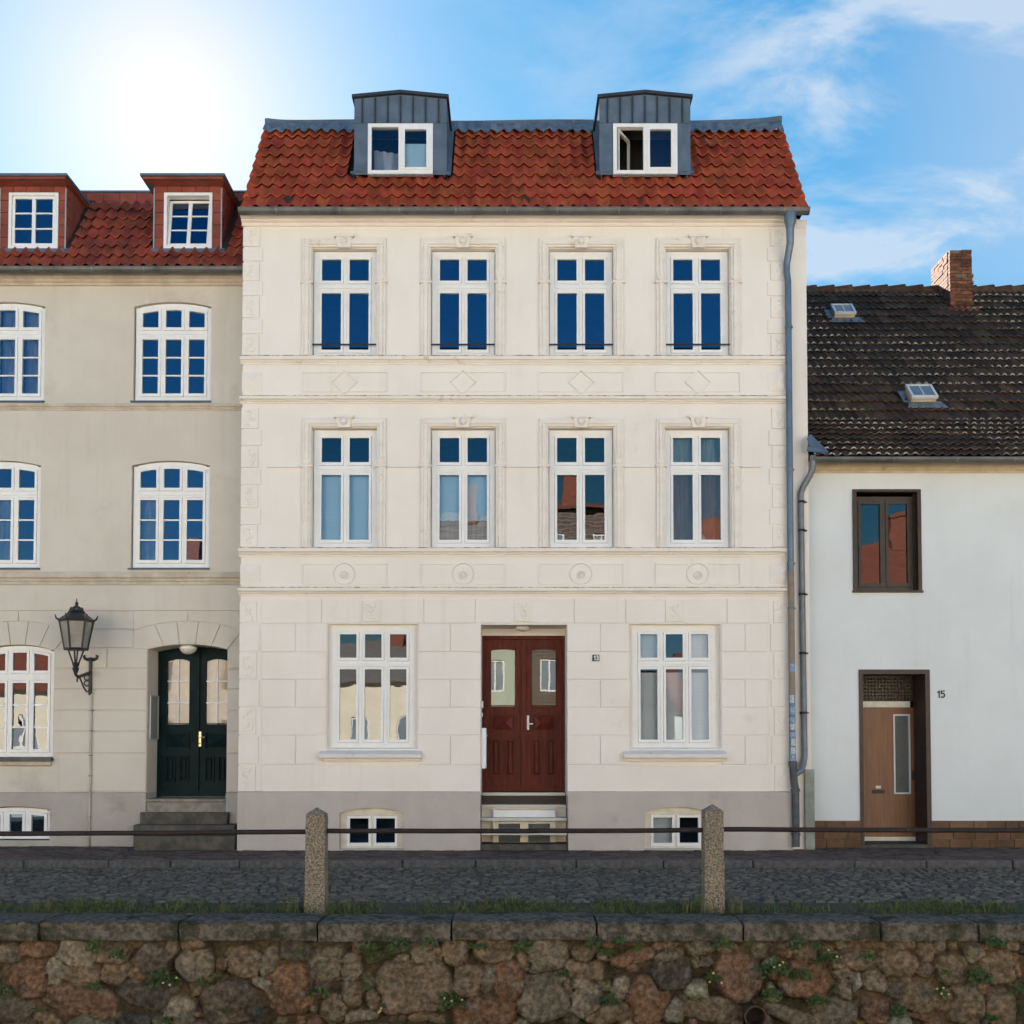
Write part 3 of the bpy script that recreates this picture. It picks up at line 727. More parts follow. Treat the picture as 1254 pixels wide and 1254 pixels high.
# window surrounds
def surround(h, xpx, ytop, first):
    c = xpx; w0 = 51.3; a0, a1, _, zt_ = RC(c-w0, c+w0, ytop, ytop+30, YF)
    x0, x1, z0, z1 = h; b = MB(); y1 = YF+.002
    for p, (o0, o1, oz) in enumerate(((0, 0, 0), (.045, .045, .05))):
        y0 = YF-(.042, .066)[p]; i = p*.0
        L0, R0, T0 = a0+o0, a1-o0, zt_-oz
        bb = .012
        b.cham(L0, x0-.012+p*-.035+.0, y0, y1 if p == 0 else YF-.029, z0, z1+.012+p*.035, .008)
        b.cham(x1+.012+p*.035, R0, y0, y1 if p == 0 else YF-.029, z0, z1+.012+p*.035, .008)
        b.cham(L0, R0, y0, y1 if p == 0 else YF-.029, z1+.012+p*.035, T0, .008)
    s = b.build('window_surround', M['cream_trim'], H)
    b = MB(); xm = (x0+x1)/2; zk0, zk1 = z1-.015, zt_+.045; wk0, wk1 = .095, .125
    b.ext([(xm-wk0, zk0), (xm+wk0, zk0), (xm+wk1, zk1-.05), (xm-wk1, zk1-.05)], YF-.085, YF-.01)
    b.box(xm-.155, xm+.155, YF-.10, YF-.01, zk1-.05, zk1)
    b.lathe([(.02, zk0+.03), (.055, zk0+.07), (.06, zk0+.12), (.03, zk0+.17)], xm, YF-.085, 8)
    b.build('keystone', M['cream_trim'], s)
    ze = PZ(890 if 0 else (346 if not first else 570.5), YF)
    for sx in (-1, 1):
        xa = x0 if sx < 0 else x1; xo = a0 if sx < 0 else a1
        l, r = min(xa, xo)-.02, max(xa, xo)+.02; b = MB()
        b.cham(l, r, YF-.07, YF-.01, ze-.03, ze+.012, .008)
        b.tube([((l+r)/2, YF-.02, ze+.05), ((l+r)/2, YF-.075, ze+.05)], .05, 10)
        b.build('impost', M['cream_trim'], s)
    return a0, a1, ze
edges = []
for h, c in zip(W2, COLS): surround(h, c, 292.5, False)
for h, c in zip(W1, COLS): edges.append(surround(h, c, 513, True))
b = MB(); ze = edges[0][2]-.012
xs = [PX(327.5, YF, 571)]+[v for e in edges for v in (e[0]-.022, e[1]+.022)]+[PX(931.5, YF, 571)]
for i in range(0, len(xs), 2): b.cham(xs[i], xs[i+1], YF-.030, YF+.002, ze-.022, ze+.018, .007)
b.build('impost_band', M['cream'], H)
# upper windows
for k, h in enumerate(W2):
    x0, x1, z0, z1 = h
    g = (.02, .015)
    w_ = window(H, x0+.01, x1-.01, z0+.01, z1-.01, YF+.10, 2, PZ(349, YF), fo=.085, gm='glass')
    b = MB(); zb = PZ(421, YF); b.tube([(x0-.0, YF+.03, zb), (x1, YF+.03, zb)], .013, 6)
    b.build('guard_bar', M['black'], H)
    if k == 3:
        b = MB()
        for dx, hh in ((.45, .30), (.53, .20), (.62, .24)): b.lathe([(.03, z0+.12), (.035, z0+.16), (.014, z0+.22), (.013, z0+hh)], x0+dx+.1, YF+.34, 8)
        b.build('sill_bottles', M['lampglass'], w_)
for k, h in enumerate(W1):
    x0, x1, z0, z1 = h; bl = ()
    if k == 0: bl = [('blind', [('l',0),('l',1)], 0, 1)]
    if k == 1: bl = [('blind', [('l',0),('l',1)], .34, 1), ('curtain_sand', [('l',0),('l',1)], 0, .345)]
    if k == 3: bl = [('curtain', [('u',0),('u',1)], 0, 1), ('curtain_pink', [('l',0),('l',1)], 0, 1)]
    window(H, x0+.01, x1-.01, z0+.01, z1-.01, YF+.10, 2, PZ(572.5, YF), fo=.085, gm='glass_wavy' if k > 1 else 'glass_clear', blinds=bl)
for k, h in enumerate((G1, G2)):
    x0, x1, z0, z1 = h
    bl = [('white_blind', [('l',0),('l',1),('l',2)], .05, .93), ('white_blind', [('u',0),('u',2)], 0, 1)] if k == 1 else [('curtain_sand', [('l',2)], 0, 1)]
    lb = MB(); lb.box(x0+.001, x0+.058, YF+.085, YF+.2, z0, z1); lb.box(x1-.058, x1-.001, YF+.085, YF+.2, z0, z1); lb.box(x0+.058, x1-.058, YF+.085, YF+.2, z1-.03, z1-.001); lb.build('reveal_lining', M['cream'], H)
    window(H, x0+.055, x1-.055, z0+.01, z1-.025, YF+.09, 3, PZ(812.5, YF), fo=.085, wm=.05, ht=.09, gm='glass_wavy' if k == 0 else 'glass_clear', blinds=bl if k == 1 else ())
    b = MB(); z = PZ(932, YF); zt_ = z0
    b.extx([(YF+.10, z), (YF-.07, z), (YF-.09, z+.04), (YF-.13, z+.055), (YF-.14, z+.10), (YF-.13, z+.115), (YF+.10, zt_+.025)][::-1], x0-.11, x1+.07)
    b.build('window_sill', M['stone_pale'] if 0 else M['cream_trim'], H)
for k, h in enumerate((C1, C2)):
    x0, x1, z0, z1 = h
    lb = MB(); f_ = arc_fn(x0, x1, z1, .09); lb.strip(x0+.002, x1-.002, lambda x: z1-.10, lambda x: f_(x)-.003, YF+.035, YF+.12, 14); lb.box(x0+.002, x0+.075, YF+.035, YF+.12, z0, z1-.101); lb.box(x1-.075, x1-.002, YF+.035, YF+.12, z0, z1-.101)
    lb.build('reveal_lining', M['frame_old'], H)
    window(H, x0+.077, x1-.077, z0, z1-.102, YF+.03, 2, None, fo=.03, wm=.03, ws=.045, fm='frame_old', sm='frame', gm='glass' if k == 0 else 'glass_clear',
           blinds=[('white_blind', [('l', 0)], 0, 1)] if k == 1 else ())

# ---- entrance: double door, threshold, open steps over a cellar window
x0, x1 = DR[0], DR[1]; Yd = YF+.66
zD1 = PZ(778.5, Yd); zD0 = PZ(970.5, Yd)
b = MB(); b.box(x0+.002, x1-.002, Yd-.02, Yd+.1, zD1, DR[3]+.3); b.build('door_head', M['cream'], H)
b = MB(); t = .045
b.box(x0+.004, x0+t, Yd, Yd+.1, zD0, zD1); b.box(x1-t, x1-.004, Yd, Yd+.1, zD0, zD1); b.box(x0+t, x1-t, Yd, Yd+.1, zD1-.06, zD1)
b.build('door_frame', M['door_red'], H)
def panel(b, a0, a1, z0, z1, y, py=.0, pyr=True):
    """raised panel with sunk border"""
    b.cham(a0, a1, y+.014, y+.03, z0, z1, .004)
    m = .035
    if pyr:
        xm0, xm1, zm = a0+(z1-z0)/2, a1-(z1-z0)/2, (z0+z1)/2
        if xm1 < xm0: xm0 = xm1 = (a0+a1)/2
        q0, q1, r0, r1 = a0+m, a1-m, z0+m, z1-m
        b.add([(q0,y+.008,r0),(q1,y+.008,r0),(q1,y+.008,r1),(q0,y+.008,r1),(max(q0,xm0),y-.035,zm),(min(q1,xm1),y-.035,zm)],
              [(0,1,5,4),(1,2,5),(2,3,4,5),(3,0,4)])
    else: b.cham(a0+m, a1-m, y-.012, y+.01, z0+m, z1-m, .016)
def frame_molding(b, a0, a1, z0, z1, y, w=.020, d=.024):
    b.box(a0, a1, y-d, y+.004, z0, z0+w); b.box(a0, a1, y-d, y+.004, z1-w, z1)
    b.box(a0, a0+w, y-d, y+.004, z0+w, z1-w); b.box(a1-w, a1, y-d, y+.004, z0+w, z1-w)
def door_leaf(parent, a0, a1, z0, z1, Y, dm, glass, gx, gz, mids, handle=None, rise=.018, bars=False, top_rise=None):
    """a panelled leaf with a glazed upper light; gz=(lo,hi) of the glass, mids=(lo,hi) of the middle panel"""
    b = MB(); T = .05; g0, g1 = gx; tf = arc_fn(a0, a1, z1, 0)
    if top_rise: tf = top_rise
    gf = arc_fn(g0, g1, gz[1], rise)
    b.strip(a0, a1, lambda x: z0, lambda x: gz[0], Y+.02, Y+T)                       # backing below the glass
    b.strip(a0, g0, lambda x: gz[0], tf, Y, Y+T, 4); b.strip(g1, a1, lambda x: gz[0], tf, Y, Y+T, 4)
    b.strip(g0, g1, gf, tf, Y, Y+T, 10)
    b.box(a0, g0-.01, Y, Y+.022, z0, gz[0]); b.box(g1+.01, a1, Y, Y+.022, z0, gz[0])
    b.box(g0-.01, g1+.01, Y, Y+.022, mids[1], gz[0]-.0); b.box(g0-.01, g1+.01, Y, Y+.022, mids[0]-.10, mids[0]); b.box(g0-.01, g1+.01, Y, Y+.022, z0, z0+.24)
    xm = (g0+g1)/2; b.box(xm-.035, xm+.035, Y, Y+.022, z0+.24, mids[0]-.10)
    b.box(a0, a1, Y-.025, Y+.002, z0, z0+.09)                                         # weather board
    frame_molding(b, g0-.012, g1+.012, gz[0]-.012, gz[0]+.02, Y, .012)
    panel(b, g0, g1, mids[0]+.012, mids[1]-.012, Y+.0)
    frame_molding(b, g0-.01, g1+.01, mids[0], mids[1], Y)
    for p0, p1 in ((g0, xm-.04), (xm+.04, g1)):
        panel(b, p0+.005, p1-.005, z0+.25, mids[0]-.11, Y, pyr=False); frame_molding(b, p0-.008, p1+.008, z0+.24, mids[0]-.10, Y)
    lf = b.build('door_leaf', M[dm], parent)
    p = MB(); pts = [(g0-.01, gz[0]-.01), (g1+.01, gz[0]-.01)]+[(g1+.01+(g0-g1-.02)*k/8, gf(min(max(g1+(g0-g1)*k/8, g0), g1))+.01) for k in range(9)]
    ta = random.uniform(-.012, .012)
    p.add([(q[0], Y+.028+ta*(q[0]-xm), q[1]) for q in pts], [tuple(range(len(pts)))])
    p.build('pane', M[glass], lf)
    if bars:
        k = MB(); k.box(xm-.012, xm+.012, Y+.004, Y+.02, gz[0], gz[1]-.01)
        for f_ in (.33, .66): zz = gz[0]+(gz[1]-gz[0])*f_; k.box(g0, xm-.012, Y+.004, Y+.02, zz-.012, zz+.012); k.box(xm+.012, g1, Y+.004, Y+.02, zz-.012, zz+.012)
        k.build('glazing_bar', M['frame'], lf)
    return lf
xm = PX(641.5, Yd, 870)
gz = (PZ(865, Yd), PZ(795, Yd)); md = (PZ(897, Yd), PZ(873, Yd))
zb_ = zD0+.02
l1 = door_leaf(H, x0+.05, xm-.012, zb_, zD1-.065, Yd+.02, 'door_red', 'glass_door', (PX(601.5,Yd,830), PX(630.5,Yd,830)), gz, md)
l2 = door_leaf(H, xm+.012, x1-.05, zb_, zD1-.065, Yd+.02, 'door_red', 'glass_door', (PX(651.5,Yd,830), PX(680.5,Yd,830)), gz, md)
b = MB(); b.box(xm-.035, xm+.035, Yd-.02, Yd+.03, zb_, zD1-.065); b.box(xm-.05, xm+.05, Yd-.03, Yd+.0, md[0]-.1, md[1]+.06); b.build('meeting_stile', M['door_red'], l1)
b = MB(); hx = PX(646, Yd, 885); hz = PZ(885, Yd); b.box(hx-.026, hx+.026, Yd-.012, Yd+.02, hz-.12, hz+.12); b.tube([(hx, Yd, hz-.02), (hx, Yd-.05, hz-.02), (hx+.09, Yd-.05, hz-.02)], .011, 6); b.lathe([(.01, hz+.05), (.014, hz+.06), (.01, hz+.075)], hx, Yd-.015, 8)
b.build('handle', M['brass'] if 0 else M['white'], l2)
dk = MB(); dk.box(x0+.005, x1-.005, Yd+.3, Yd+.32, zD0, zD1); dk.build('hallway', M['attic'], H)
# steps
tr = [(972.3, YF+.55, .10), (987.2, YF+.36, .05), (1003.2, YF+.14, .05), (1020.5, YF-.07, .05)]
for i, (yy, y0, th) in enumerate(tr):
    z = PZ(yy-1.5, y0); b = MB()
    b.box(x0-(.005 if y0 > YF else -.012), x1+(.005 if y0 > YF else -.012), y0, YF+.66, z-.045, z); s = b.build('step', M['stone_pale'], H)
    b = MB(); b.box(x0+.01, x1-.01, y0-.012, y0-.001, z-.046, z+.004); b.build('nosing', M['alu'], s)
b = MB(); b.box(x0+.006, x1-.006, YF+.60, YF+.655, PZ(985.5, YF+.6), PZ(974.5, YF+.6)); b.build('door_riser', M['brown'], H)
b = MB(); b.box(x0+.005, x1-.005, YF-.02, YF+.66, -.2, PZ(1034, YF-.02)); b.build('step_base', M['stepstone'], H)
# cream back of the stair well with the small cellar window in it
zc0, zc1 = PZ(1034, YF+.10), PZ(988.5, YF+.40)
cw = (PX(603.5, YF+.12, 1010), PX(681, YF+.12, 1010), PZ(1033, YF+.12), PZ(990.5, YF+.12))
b = MB(); wall_sheet(b, x0+.003, x1-.003, zc0-.1, zc1, YF+.42, [])
b.build('stair_back', M['frame_old'], H)
window(H, cw[0], cw[1], cw[2]-.10, PZ(1002, YF+.3), YF+.33, 2, None, fo=.055, wm=.06, ws=.035, fm='frame_old', gm='glass')
b = MB(); b.cham(cw[0], cw[1], YF+.325, YF+.415, PZ(1001.5, YF+.3), cw[3]-.03, .006); b.build('cellar_panel', M['frame'], H)

# ---- roof
pitch = R(55.5); Ye = 16.86; ze_ = PZ(257.5, 16.86); Lr = 2.42
xa_, xb_ = PX(299, Ye, 257), PX(985.5, Ye, 257)
cp, sp = math.cos(pitch), math.sin(pitch)
dr_ = ray(640, 156)
while HC+dr_.z/dr_.y*(Ye+Lr*cp) > ze_+Lr*sp: Lr += .01
print('main roof slope', round(Lr, 2))
Yr, zr = Ye+Lr*cp, ze_+Lr*sp
DORM = [(433.8, 547), (734, 845.5)]
Ydm = Ye+.40
dm = [(PX(a, Ydm, 180), PX(b_, Ydm, 180)) for a, b_ in DORM]
zdm0 = PZ(214, Ydm)
ROOF = MB()
def skp(x, y, z): return any(a-.07 < x < b_+.09 for a, b_ in dm) and z > zdm0-.02
tile_roof(ROOF, xa_, xb_, Ye, ze_, pitch, Lr-.14, .200, .335, .058, lift=.055, th=.006, skip=skp)
rf = ROOF.build('roof', M['tile_red'], H, smooth=True, angle=60)
b = MB(); b.add([(xa_+.02,Ye+.02,ze_-.03),(xb_-.02,Ye+.02,ze_-.03),(xb_-.02,Yr+.02,zr-.03),(xa_+.02,Yr+.02,zr-.03),
                 (xb_-.02,CYB,zr-.25),(xa_+.02,CYB,zr-.25),(xb_-.02,CYB,ze_-.2),(xa_+.02,CYB,ze_-.2)],
                [(0,1,2,3),(3,2,4,5),(5,4,6,7),(0,3,5,7),(1,6,4,2)])
b.build('roof_deck', M['under'], rf)
# verge tiles down both gable edges
b = MB()
for sx, X in ((-1, xa_), (1, xb_)):
    s = 0; k = 0
    while s < Lr-.1:
        le = .36; o = .035
        c0 = (X, Ye+s*cp-o*sp, ze_+s*sp+o*cp); c1 = (X, Ye+(s+le)*cp, ze_+(s+le)*sp)
        b.tube([c0, c1], .06, 8, True, .045); s += .335; k += 1
b.build('verge_tile', M['tile_red'], rf, smooth=True, angle=50)
# ridge: lead apron and zinc capping
AP = [MB(), MB(), MB()]; n = 160; sA, sB = Lr-.36, Lr+.02
for i in range(n):
    u, v = xa_-.02+(xb_-xa_+.04)*i/n, xa_-.02+(xb_-xa_+.04)*(i+1)/n
    fl = lambda x: sA+.035*math.cos(2*math.pi*(x-xa_)/.2)+.02*math.sin(x*3.1)
    if any(a-.02 < (u+v)/2 < b_+.02 for a, b_ in dm): continue
    b = AP[sum((u+v)/2 > b_ for a, b_ in dm)]
    off = lambda x: .125+.02*math.cos(2*math.pi*(x-xa_)/.2)
    q = lambda x, s, o: (x, Ye+s*cp-o*sp, ze_+s*sp+o*cp)
    b.quad(q(u,fl(u),off(u)), q(v,fl(v),off(v)), q(v,sB,.10), q(u,sB,.10)); b.quad(q(u,fl(u),off(u)-.02), q(v,fl(v),off(v)-.02), q(v,fl(v),off(v)), q(u,fl(u),off(u)))
[m_.build('lead_apron', M['lead'], rf, smooth=True, angle=50) for m_ in AP]
segs = [(xa_-.03, dm[0][0]-.01), (dm[0][1]+.01, dm[1][0]-.01), (dm[1][1]+.01, xb_+.03)]
b = MB()
for i, (a, c) in enumerate(segs):
    n = 30
    for k in range(n):
        u, v = a+(c-a)*k/n, a+(c-a)*(k+1)/n
        up = lambda x: .05*math.exp(-abs(x-xa_)/.25)+.07*math.exp(-abs(x-xb_)/.35)+.012*math.sin(x*1.7)
        for (y0_, z0_), (y1_, z1_) in (((Yr-.12, zr-.035), (Yr-.12, zr+.06)), ((Yr-.12, zr+.06), (Yr+.25, zr+.10)), ((Yr-.12, zr-.035), (Yr+.05, zr-.06))):
            b.quad((u,y0_,z0_+up(u)),(v,y0_,z0_+up(v)),(v,y1_,z1_+up(v)),(u,y1_,z1_+up(u)))
b.build('ridge_capping', M['zinc'], rf)
# gutter and downpipe
gutter(H, PX(291, 16.66, 258), PX(992.5, 16.66, 258), 16.66, PZ(253.5, 16.66), .085)
b = MB(); b.tube([(PX(291,16.66,258), 16.66+.085, PZ(256,16.66)), (PX(291,16.66,258)+.35, 16.66+.085, PZ(256,16.66))], .0, 4); 
# dormers
for i, (a, c) in enumerate(dm):
    zt0 = PZ(120.5, Ydm); ztm = PZ(116.3, Ydm); zmid = PZ(151, Ydm)
    wx0, wx1, wz0, wz1 = RC((450.5, 751)[i], (530, 829.5)[i], 151.5, 213, Ydm-.02)
    b = MB(); Yb = Ydm+1.75; xm = (a+c)/2
    b.quad((a,Ydm,zdm0),(wx0,Ydm,zdm0),(wx0,Ydm,zmid),(a,Ydm,zmid)); b.quad((wx1,Ydm,zdm0),(c,Ydm,zdm0),(c,Ydm,zmid),(wx1,Ydm,zmid))
    b.quad((wx0,Ydm,zdm0-.02),(wx1,Ydm,zdm0-.02),(wx1,Ydm,wz0+.01),(wx0,Ydm,wz0+.01))
    b.add([(a,Ydm-.012,zmid),(c,Ydm-.012,zmid),(c,Ydm-.012,zt0),(xm,Ydm-.012,ztm),(a,Ydm-.012,zt0),(a,Ydm+.01,zmid),(c,Ydm+.01,zmid)], [(0,1,2,3,4),(5,6,1,0)])
    for X in (a, c): b.quad((X,Ydm,zdm0-.05),(X,Ydm,zt0),(X,Yb,zt0),(X,Yb,zdm0-.05))
    d = b.build('dormer', M['zinc'], H, bevel=0)
    b = MB()
    ns = 6
    for k in range(ns+1):
        X = a+.14+(c-a-.28)*k/ns if 0 < k < ns else (a+.135 if k == 0 else c-.135)
        b.box(X-.011, X+.011, Ydm-.040, Ydm-.012, zmid+.005, zt0+(ztm-zt0)*(1-abs(X-xm)/(c-xm))-.03)
    b.build('standing_seam', M['zinc_dark'], d)
    b = MB()
    o = .035
    b.add([(a-o,Ydm-.07,zt0-.02),(xm,Ydm-.07,ztm),(c+o,Ydm-.07,zt0-.02),(a-o,Ydm-.07,zt0+.03),(xm,Ydm-.07,ztm+.05),(c+o,Ydm-.07,zt0+.03),
           (a-o,Yb,zt0-.02),(xm,Yb,ztm),(c+o,Yb,zt0-.02),(a-o,Yb,zt0+.03),(xm,Yb,ztm+.05),(c+o,Yb,zt0+.03)],
          [(0,1,4,3),(1,2,5,4),(3,4,10,9),(4,5,11,10),(0,3,9,6),(2,8,11,5),(0,6,7,1),(1,7,8,2),(6,9,10,7),(7,10,11,8)])
    b.build('dormer_roof', M['zinc_dark'], d)
    b = MB()          # flashing: apron in front, strips down both sides
    q = lambda x, s, o_: (x, Ye+s*cp-o_*sp, ze_+s*sp+o_*cp)
    s1 = (zdm0-ze_)/sp
    n = 16
    for k in range(n):
        u, v = a-.06+(c-a+.12)*k/n, a-.06+(c-a+.12)*(k+1)/n; fz = lambda x: s1-.07+.022*math.cos(2*math.pi*(x-xa_)/.2)+.015*math.sin(x*9)
        b.quad(q(u,fz(u),.125), q(v,fz(v),.125), (v,Ydm-.02,zdm0+.05), (u,Ydm-.02,zdm0+.05))
    for X0_, X1_ in ((a-.04, a), (c, c+.07)):
        b.quad(q(X0_,s1-.05,.10), q(X1_,s1-.05,.10), q(X1_,Lr-.02,.10), q(X0_,Lr-.02,.10))
    b.build('flashing', M['lead'] if 0 else M['zinc'], d, smooth=False)
    # window of the dormer: fixed frame, one sash and one open side
    Yw = Ydm-.03; fo = .06; b = MB(); xw = (wx0+wx1)/2+.0
    b.box(wx0,wx0+fo,Yw,Yw+.1,wz0,wz1); b.box(wx1-fo,wx1,Yw,Yw+.1,wz0,wz1); b.box(wx0+fo,wx1-fo,Yw,Yw+.1,wz0,wz0+fo); b.box(wx0+fo,wx1-fo,Yw,Yw+.1,wz1-fo,wz1)
    b.box(xw-.03, xw+.03, Yw+.004, Yw+.09, wz0+fo, wz1-fo)
    for a_, b_ in ((xw+.03, wx1-fo),) if True else ():
        y0_, y1_ = Yw-.012, Yw+.05; e = .045
        b.box(a_,a_+e,y0_,y1_,wz0+fo,wz1-fo); b.box(b_-e,b_,y0_,y1_,wz0+fo,wz1-fo); b.box(a_+e,b_-e,y0_,y1_,wz0+fo,wz0+fo+e); b.box(a_+e,b_-e,y0_,y1_,wz1-fo-e,wz1-fo)
    if i == 1:   # the open sash turned inwards
        an = R(58); hx, hy = wx0+fo, Yw+.06; wd = xw-.03-hx
        qx = lambda t: (hx+wd*t*math.cos(an), hy+wd*t*math.sin(an))
        for t0, t1, za, zb in ((0,.1,wz0+fo,wz1-fo),(.9,1,wz0+fo,wz1-fo),(.1,.9,wz0+fo,wz0+fo+.05),(.1,.9,wz1-fo-.05,wz1-fo)):
            (ax, ay), (bx, by) = qx(t0), qx(t1)
            b.quad((ax,ay,za),(bx,by,za),(bx,by,zb),(ax,ay,zb)); b.quad((ax+.03,ay-.02,za),(bx+.03,by-.02,za),(bx+.03,by-.02,zb),(ax+.03,ay-.02,zb))
            b.quad((bx,by,za),(bx+.03,by-.02,za),(bx+.03,by-.02,zb),(bx,by,zb))
    b.build('window', M['frame'], d)
    b = MB(); b.quad((xw+.07,Yw+.03,wz0+.1),(wx1-.1,Yw+.03,wz0+.1),(wx1-.1,Yw+.03,wz1-.1),(xw+.07,Yw+.03,wz1-.1))
    if i == 0: b.quad((wx0+fo,Yw+.04,wz0+fo),(xw-.03,Yw+.05,wz0+fo),(xw-.03,Yw+.05,wz1-fo),(wx0+fo,Yw+.04,wz1-fo))
    b.build('pane', M['glass_dim'], d)
    if i == 0:
        b = MB(); b.quad((xw+.03,Yw+.12,wz0+.06),(wx1-.06,Yw+.12,wz0+.06),(wx1-.06,Yw+.12,wz0+.06+(wz1-wz0-.12)*.70),(xw+.03,Yw+.12,wz0+.06+(wz1-wz0-.12)*.70)); b.build('blind', M['blind'], d)
        b = MB(); n = 12
        for k in range(n):
            u, v = wx0+.05+.42*k/n, wx0+.05+.42*(k+1)/n; wv = lambda x: Yw+.35+.02*math.sin(x*50); sh = lambda x: wz1-.1-(x-wx0)*.15
            b.quad((u,wv(u),wz0),(v,wv(v),wz0),(v,wv(v),sh(v)-.15),(u,wv(u),sh(u)-.15))
        b.build('curtain', M['curtain'], d, smooth=True)
    b = MB()   # dim attic room behind
    b.box(a+.03, c-.03, Ydm+1.0, Ydm+1.02, zdm0-.1, zt0-.02); b.box(a+.03, c-.03, Ydm+.06, Ydm+1.0, zt0-.12, zt0-.1); b.box(a+.03, a+.05, Ydm+.06, Ydm+1.0, zdm0, zt0-.1); b.box(c-.05, c-.03, Ydm+.06, Ydm+1.0, zdm0, zt0-.1)
    b.build('attic_room', M['attic'], d)
# two roof vents near the eaves
for xx in (353, 643.5):
    p = P(xx, 249, Ye+.12); b = MB(); b.tube([p+Vector((0,.12,.02)), p+Vector((0,-.06,.03))], .075, 10); b.build('roof_vent', M['under'], rf)
# downpipe
pxv = PX(968.5, YF-.12, 650)
p = lambda yy: PZ(yy, YF-.11)
b = MB(); ztop = PZ(264, 16.75)
b.tube([(pxv, 16.745, ztop+.03), (pxv, 16.745, ztop-.10), (pxv+.0, 16.76, ztop-.20), (pxv, 16.76, ztop-.45), (pxv-.02, YF-.09, ztop-.72), (pxv-.02, YF-.09, ztop-.85), (pxv, YF-.09, ztop-1.0), (pxv, YF-.09, p(620)), (pxv, YF-.10, p(938))],
       [.10, .095, .065, .06, .055, .053, .052, .052, .052], 12)
dp = b.build('downpipe', M['pipe_blue'], H, smooth=True, angle=60)
b = MB()
for yy in (400, 575, 690, 745): z = p(yy); b.tube([(pxv, YF-.10, z-.02), (pxv, YF-.10, z+.02)], .060, 12); b.box(pxv-.01, pxv+.07, YF-.1, YF+.02, z-.012, z+.012)
b.build('pipe_clamp', M['pipe_grey'], dp)
b = MB(); b.tube([(pxv, YF-.10, p(700)), (pxv, YF-.10, p(850))], .0535, 12); b.build('pipe_sleeve', mat('tan_painted_pipe', (.26,.20,.15), (.20,.17,.14), 8, .6), dp, smooth=True, angle=60)
b = MB(); b.tube([(pxv, YF-.10, p(936)), (pxv+.02, YF-.11, p(960)), (pxv+.035, YF-.12, p(966)), (pxv+.035, YF-.12, p(1037))], .062, 12)
b.tube([(pxv, YF-.10, p(932)), (pxv, YF-.10, p(938))], .070, 12); b.tube([(pxv+.035, YF-.12, p(966)), (pxv+.035, YF-.12, p(969))], .074, 12); b.tube([(pxv+.035, YF-.12, p(1020)), (pxv+.035, YF-.12, p(1023))], .074, 12)
b.build('standpipe', M['pipe_iron'], dp, smooth=True, angle=60)
random.seed(31)
for yy, hh, mk_ in ((856,10,'stick_w'),(870,9,'stick_b'),(882,7,'stick_b'),(890,8,'stick_w'),(900,7,'stick_b'),(909,9,'stick_w'),(818,10,'stick_b'),(919,8,'stick_w'),(928,9,'stick_b')):
    z0, z1 = p(yy+hh/2), p(yy-hh/2); b = MB(); q0 = random.uniform(-2.6, -2.1); q1 = q0+random.uniform(1.3, 2.0)
    for k in range(8):
        u, v = q0+(q1-q0)*k/8, q0+(q1-q0)*(k+1)/8; rr = .057
        b.quad((pxv+rr*math.cos(u),YF-.10+rr*math.sin(u),z0),(pxv+rr*math.cos(v),YF-.10+rr*math.sin(v),z0),(pxv+rr*math.cos(v),YF-.10+rr*math.sin(v),z1),(pxv+rr*math.cos(u),YF-.10+rr*math.sin(u),z1))
    b.build('sticker', M[mk_], dp, smooth=True)
# loose things at the entrance
yq = YF+.30
zl = DR[3]
lx = PX(640, YF+.30, 772)
o = thing('ceiling_lamp', (lx, YF+.3, zl-.07), 'small flat cream lamp on the ceiling of the red-brown doorway', 'lamp')
b = MB(); b.box(lx-.10, lx+.10, YF+.25, YF+.37, zl-.028, zl); b.build('base', M['alu'], o)
b = MB(); b.lathe([(.085, zl-.028), (.11, zl-.035), (.10, zl-.06), (.03, zl-.075)], lx, YF+.31, 14); b.build('lamp_shade', M['globe'], o, smooth=True)
mbx = thing('letter_box', (x0+.06, YF+.2, 1.1), 'tall white letter box on the left side of the red-brown doorway', 'letter box')
b = MB(); b.cham(x0+.003, x0+.085, YF+.05, YF+.40, PZ(941, YF+.1), PZ(891.5, YF+.1), .006); b.build('body', M['white'], mbx)
b = MB(); zf = PZ(917, YF+.1); b.box(x0+.086, x0+.092, YF+.08, YF+.37, zf-.008, zf+.010); b.box(x0+.086, x0+.10, YF+.12, YF+.30, zf+.20, zf+.235); b.build('flap', M['alu'], mbx)
bp = thing('door_intercom', (x0+.02, YF+.2, 2.0), 'small white doorbell panel above the letter box beside the red-brown door', 'doorbell')
b = MB(); b.cham(x0+.003, x0+.035, YF+.08, YF+.22, PZ(867, YF+.1), PZ(858.5, YF+.1), .005); b.cham(x0+.003, x0+.028, YF+.08, YF+.2, PZ(877.5, YF+.1), PZ(873, YF+.1), .004); b.build('body', M['white'], bp)
b = MB(); b.lathe([(.012, PZ(863, YF+.1)), (.012, PZ(862, YF+.1))], x0+.036, YF+.15, 8); b.build('button', M['ink'], bp)
n0, n1, nz0, nz1 = RC(725.3, 734, 801.8, 809.8, YF-.02)
pl = thing('number_plate', ((n0+n1)/2, YF-.03, nz0), 'small dark house number plate reading 13 to the right of the red-brown door', 'number sign')
b = MB(); b.cham(n0, n1, YF-.034, YF-.019, nz0, nz1, .004); b.build('plate', M['plate'], pl)
numerals(pl, 'numerals', '13', (n0+n1)/2, YF-.034, (nz0+nz1)/2, .072, M['white'], .003)

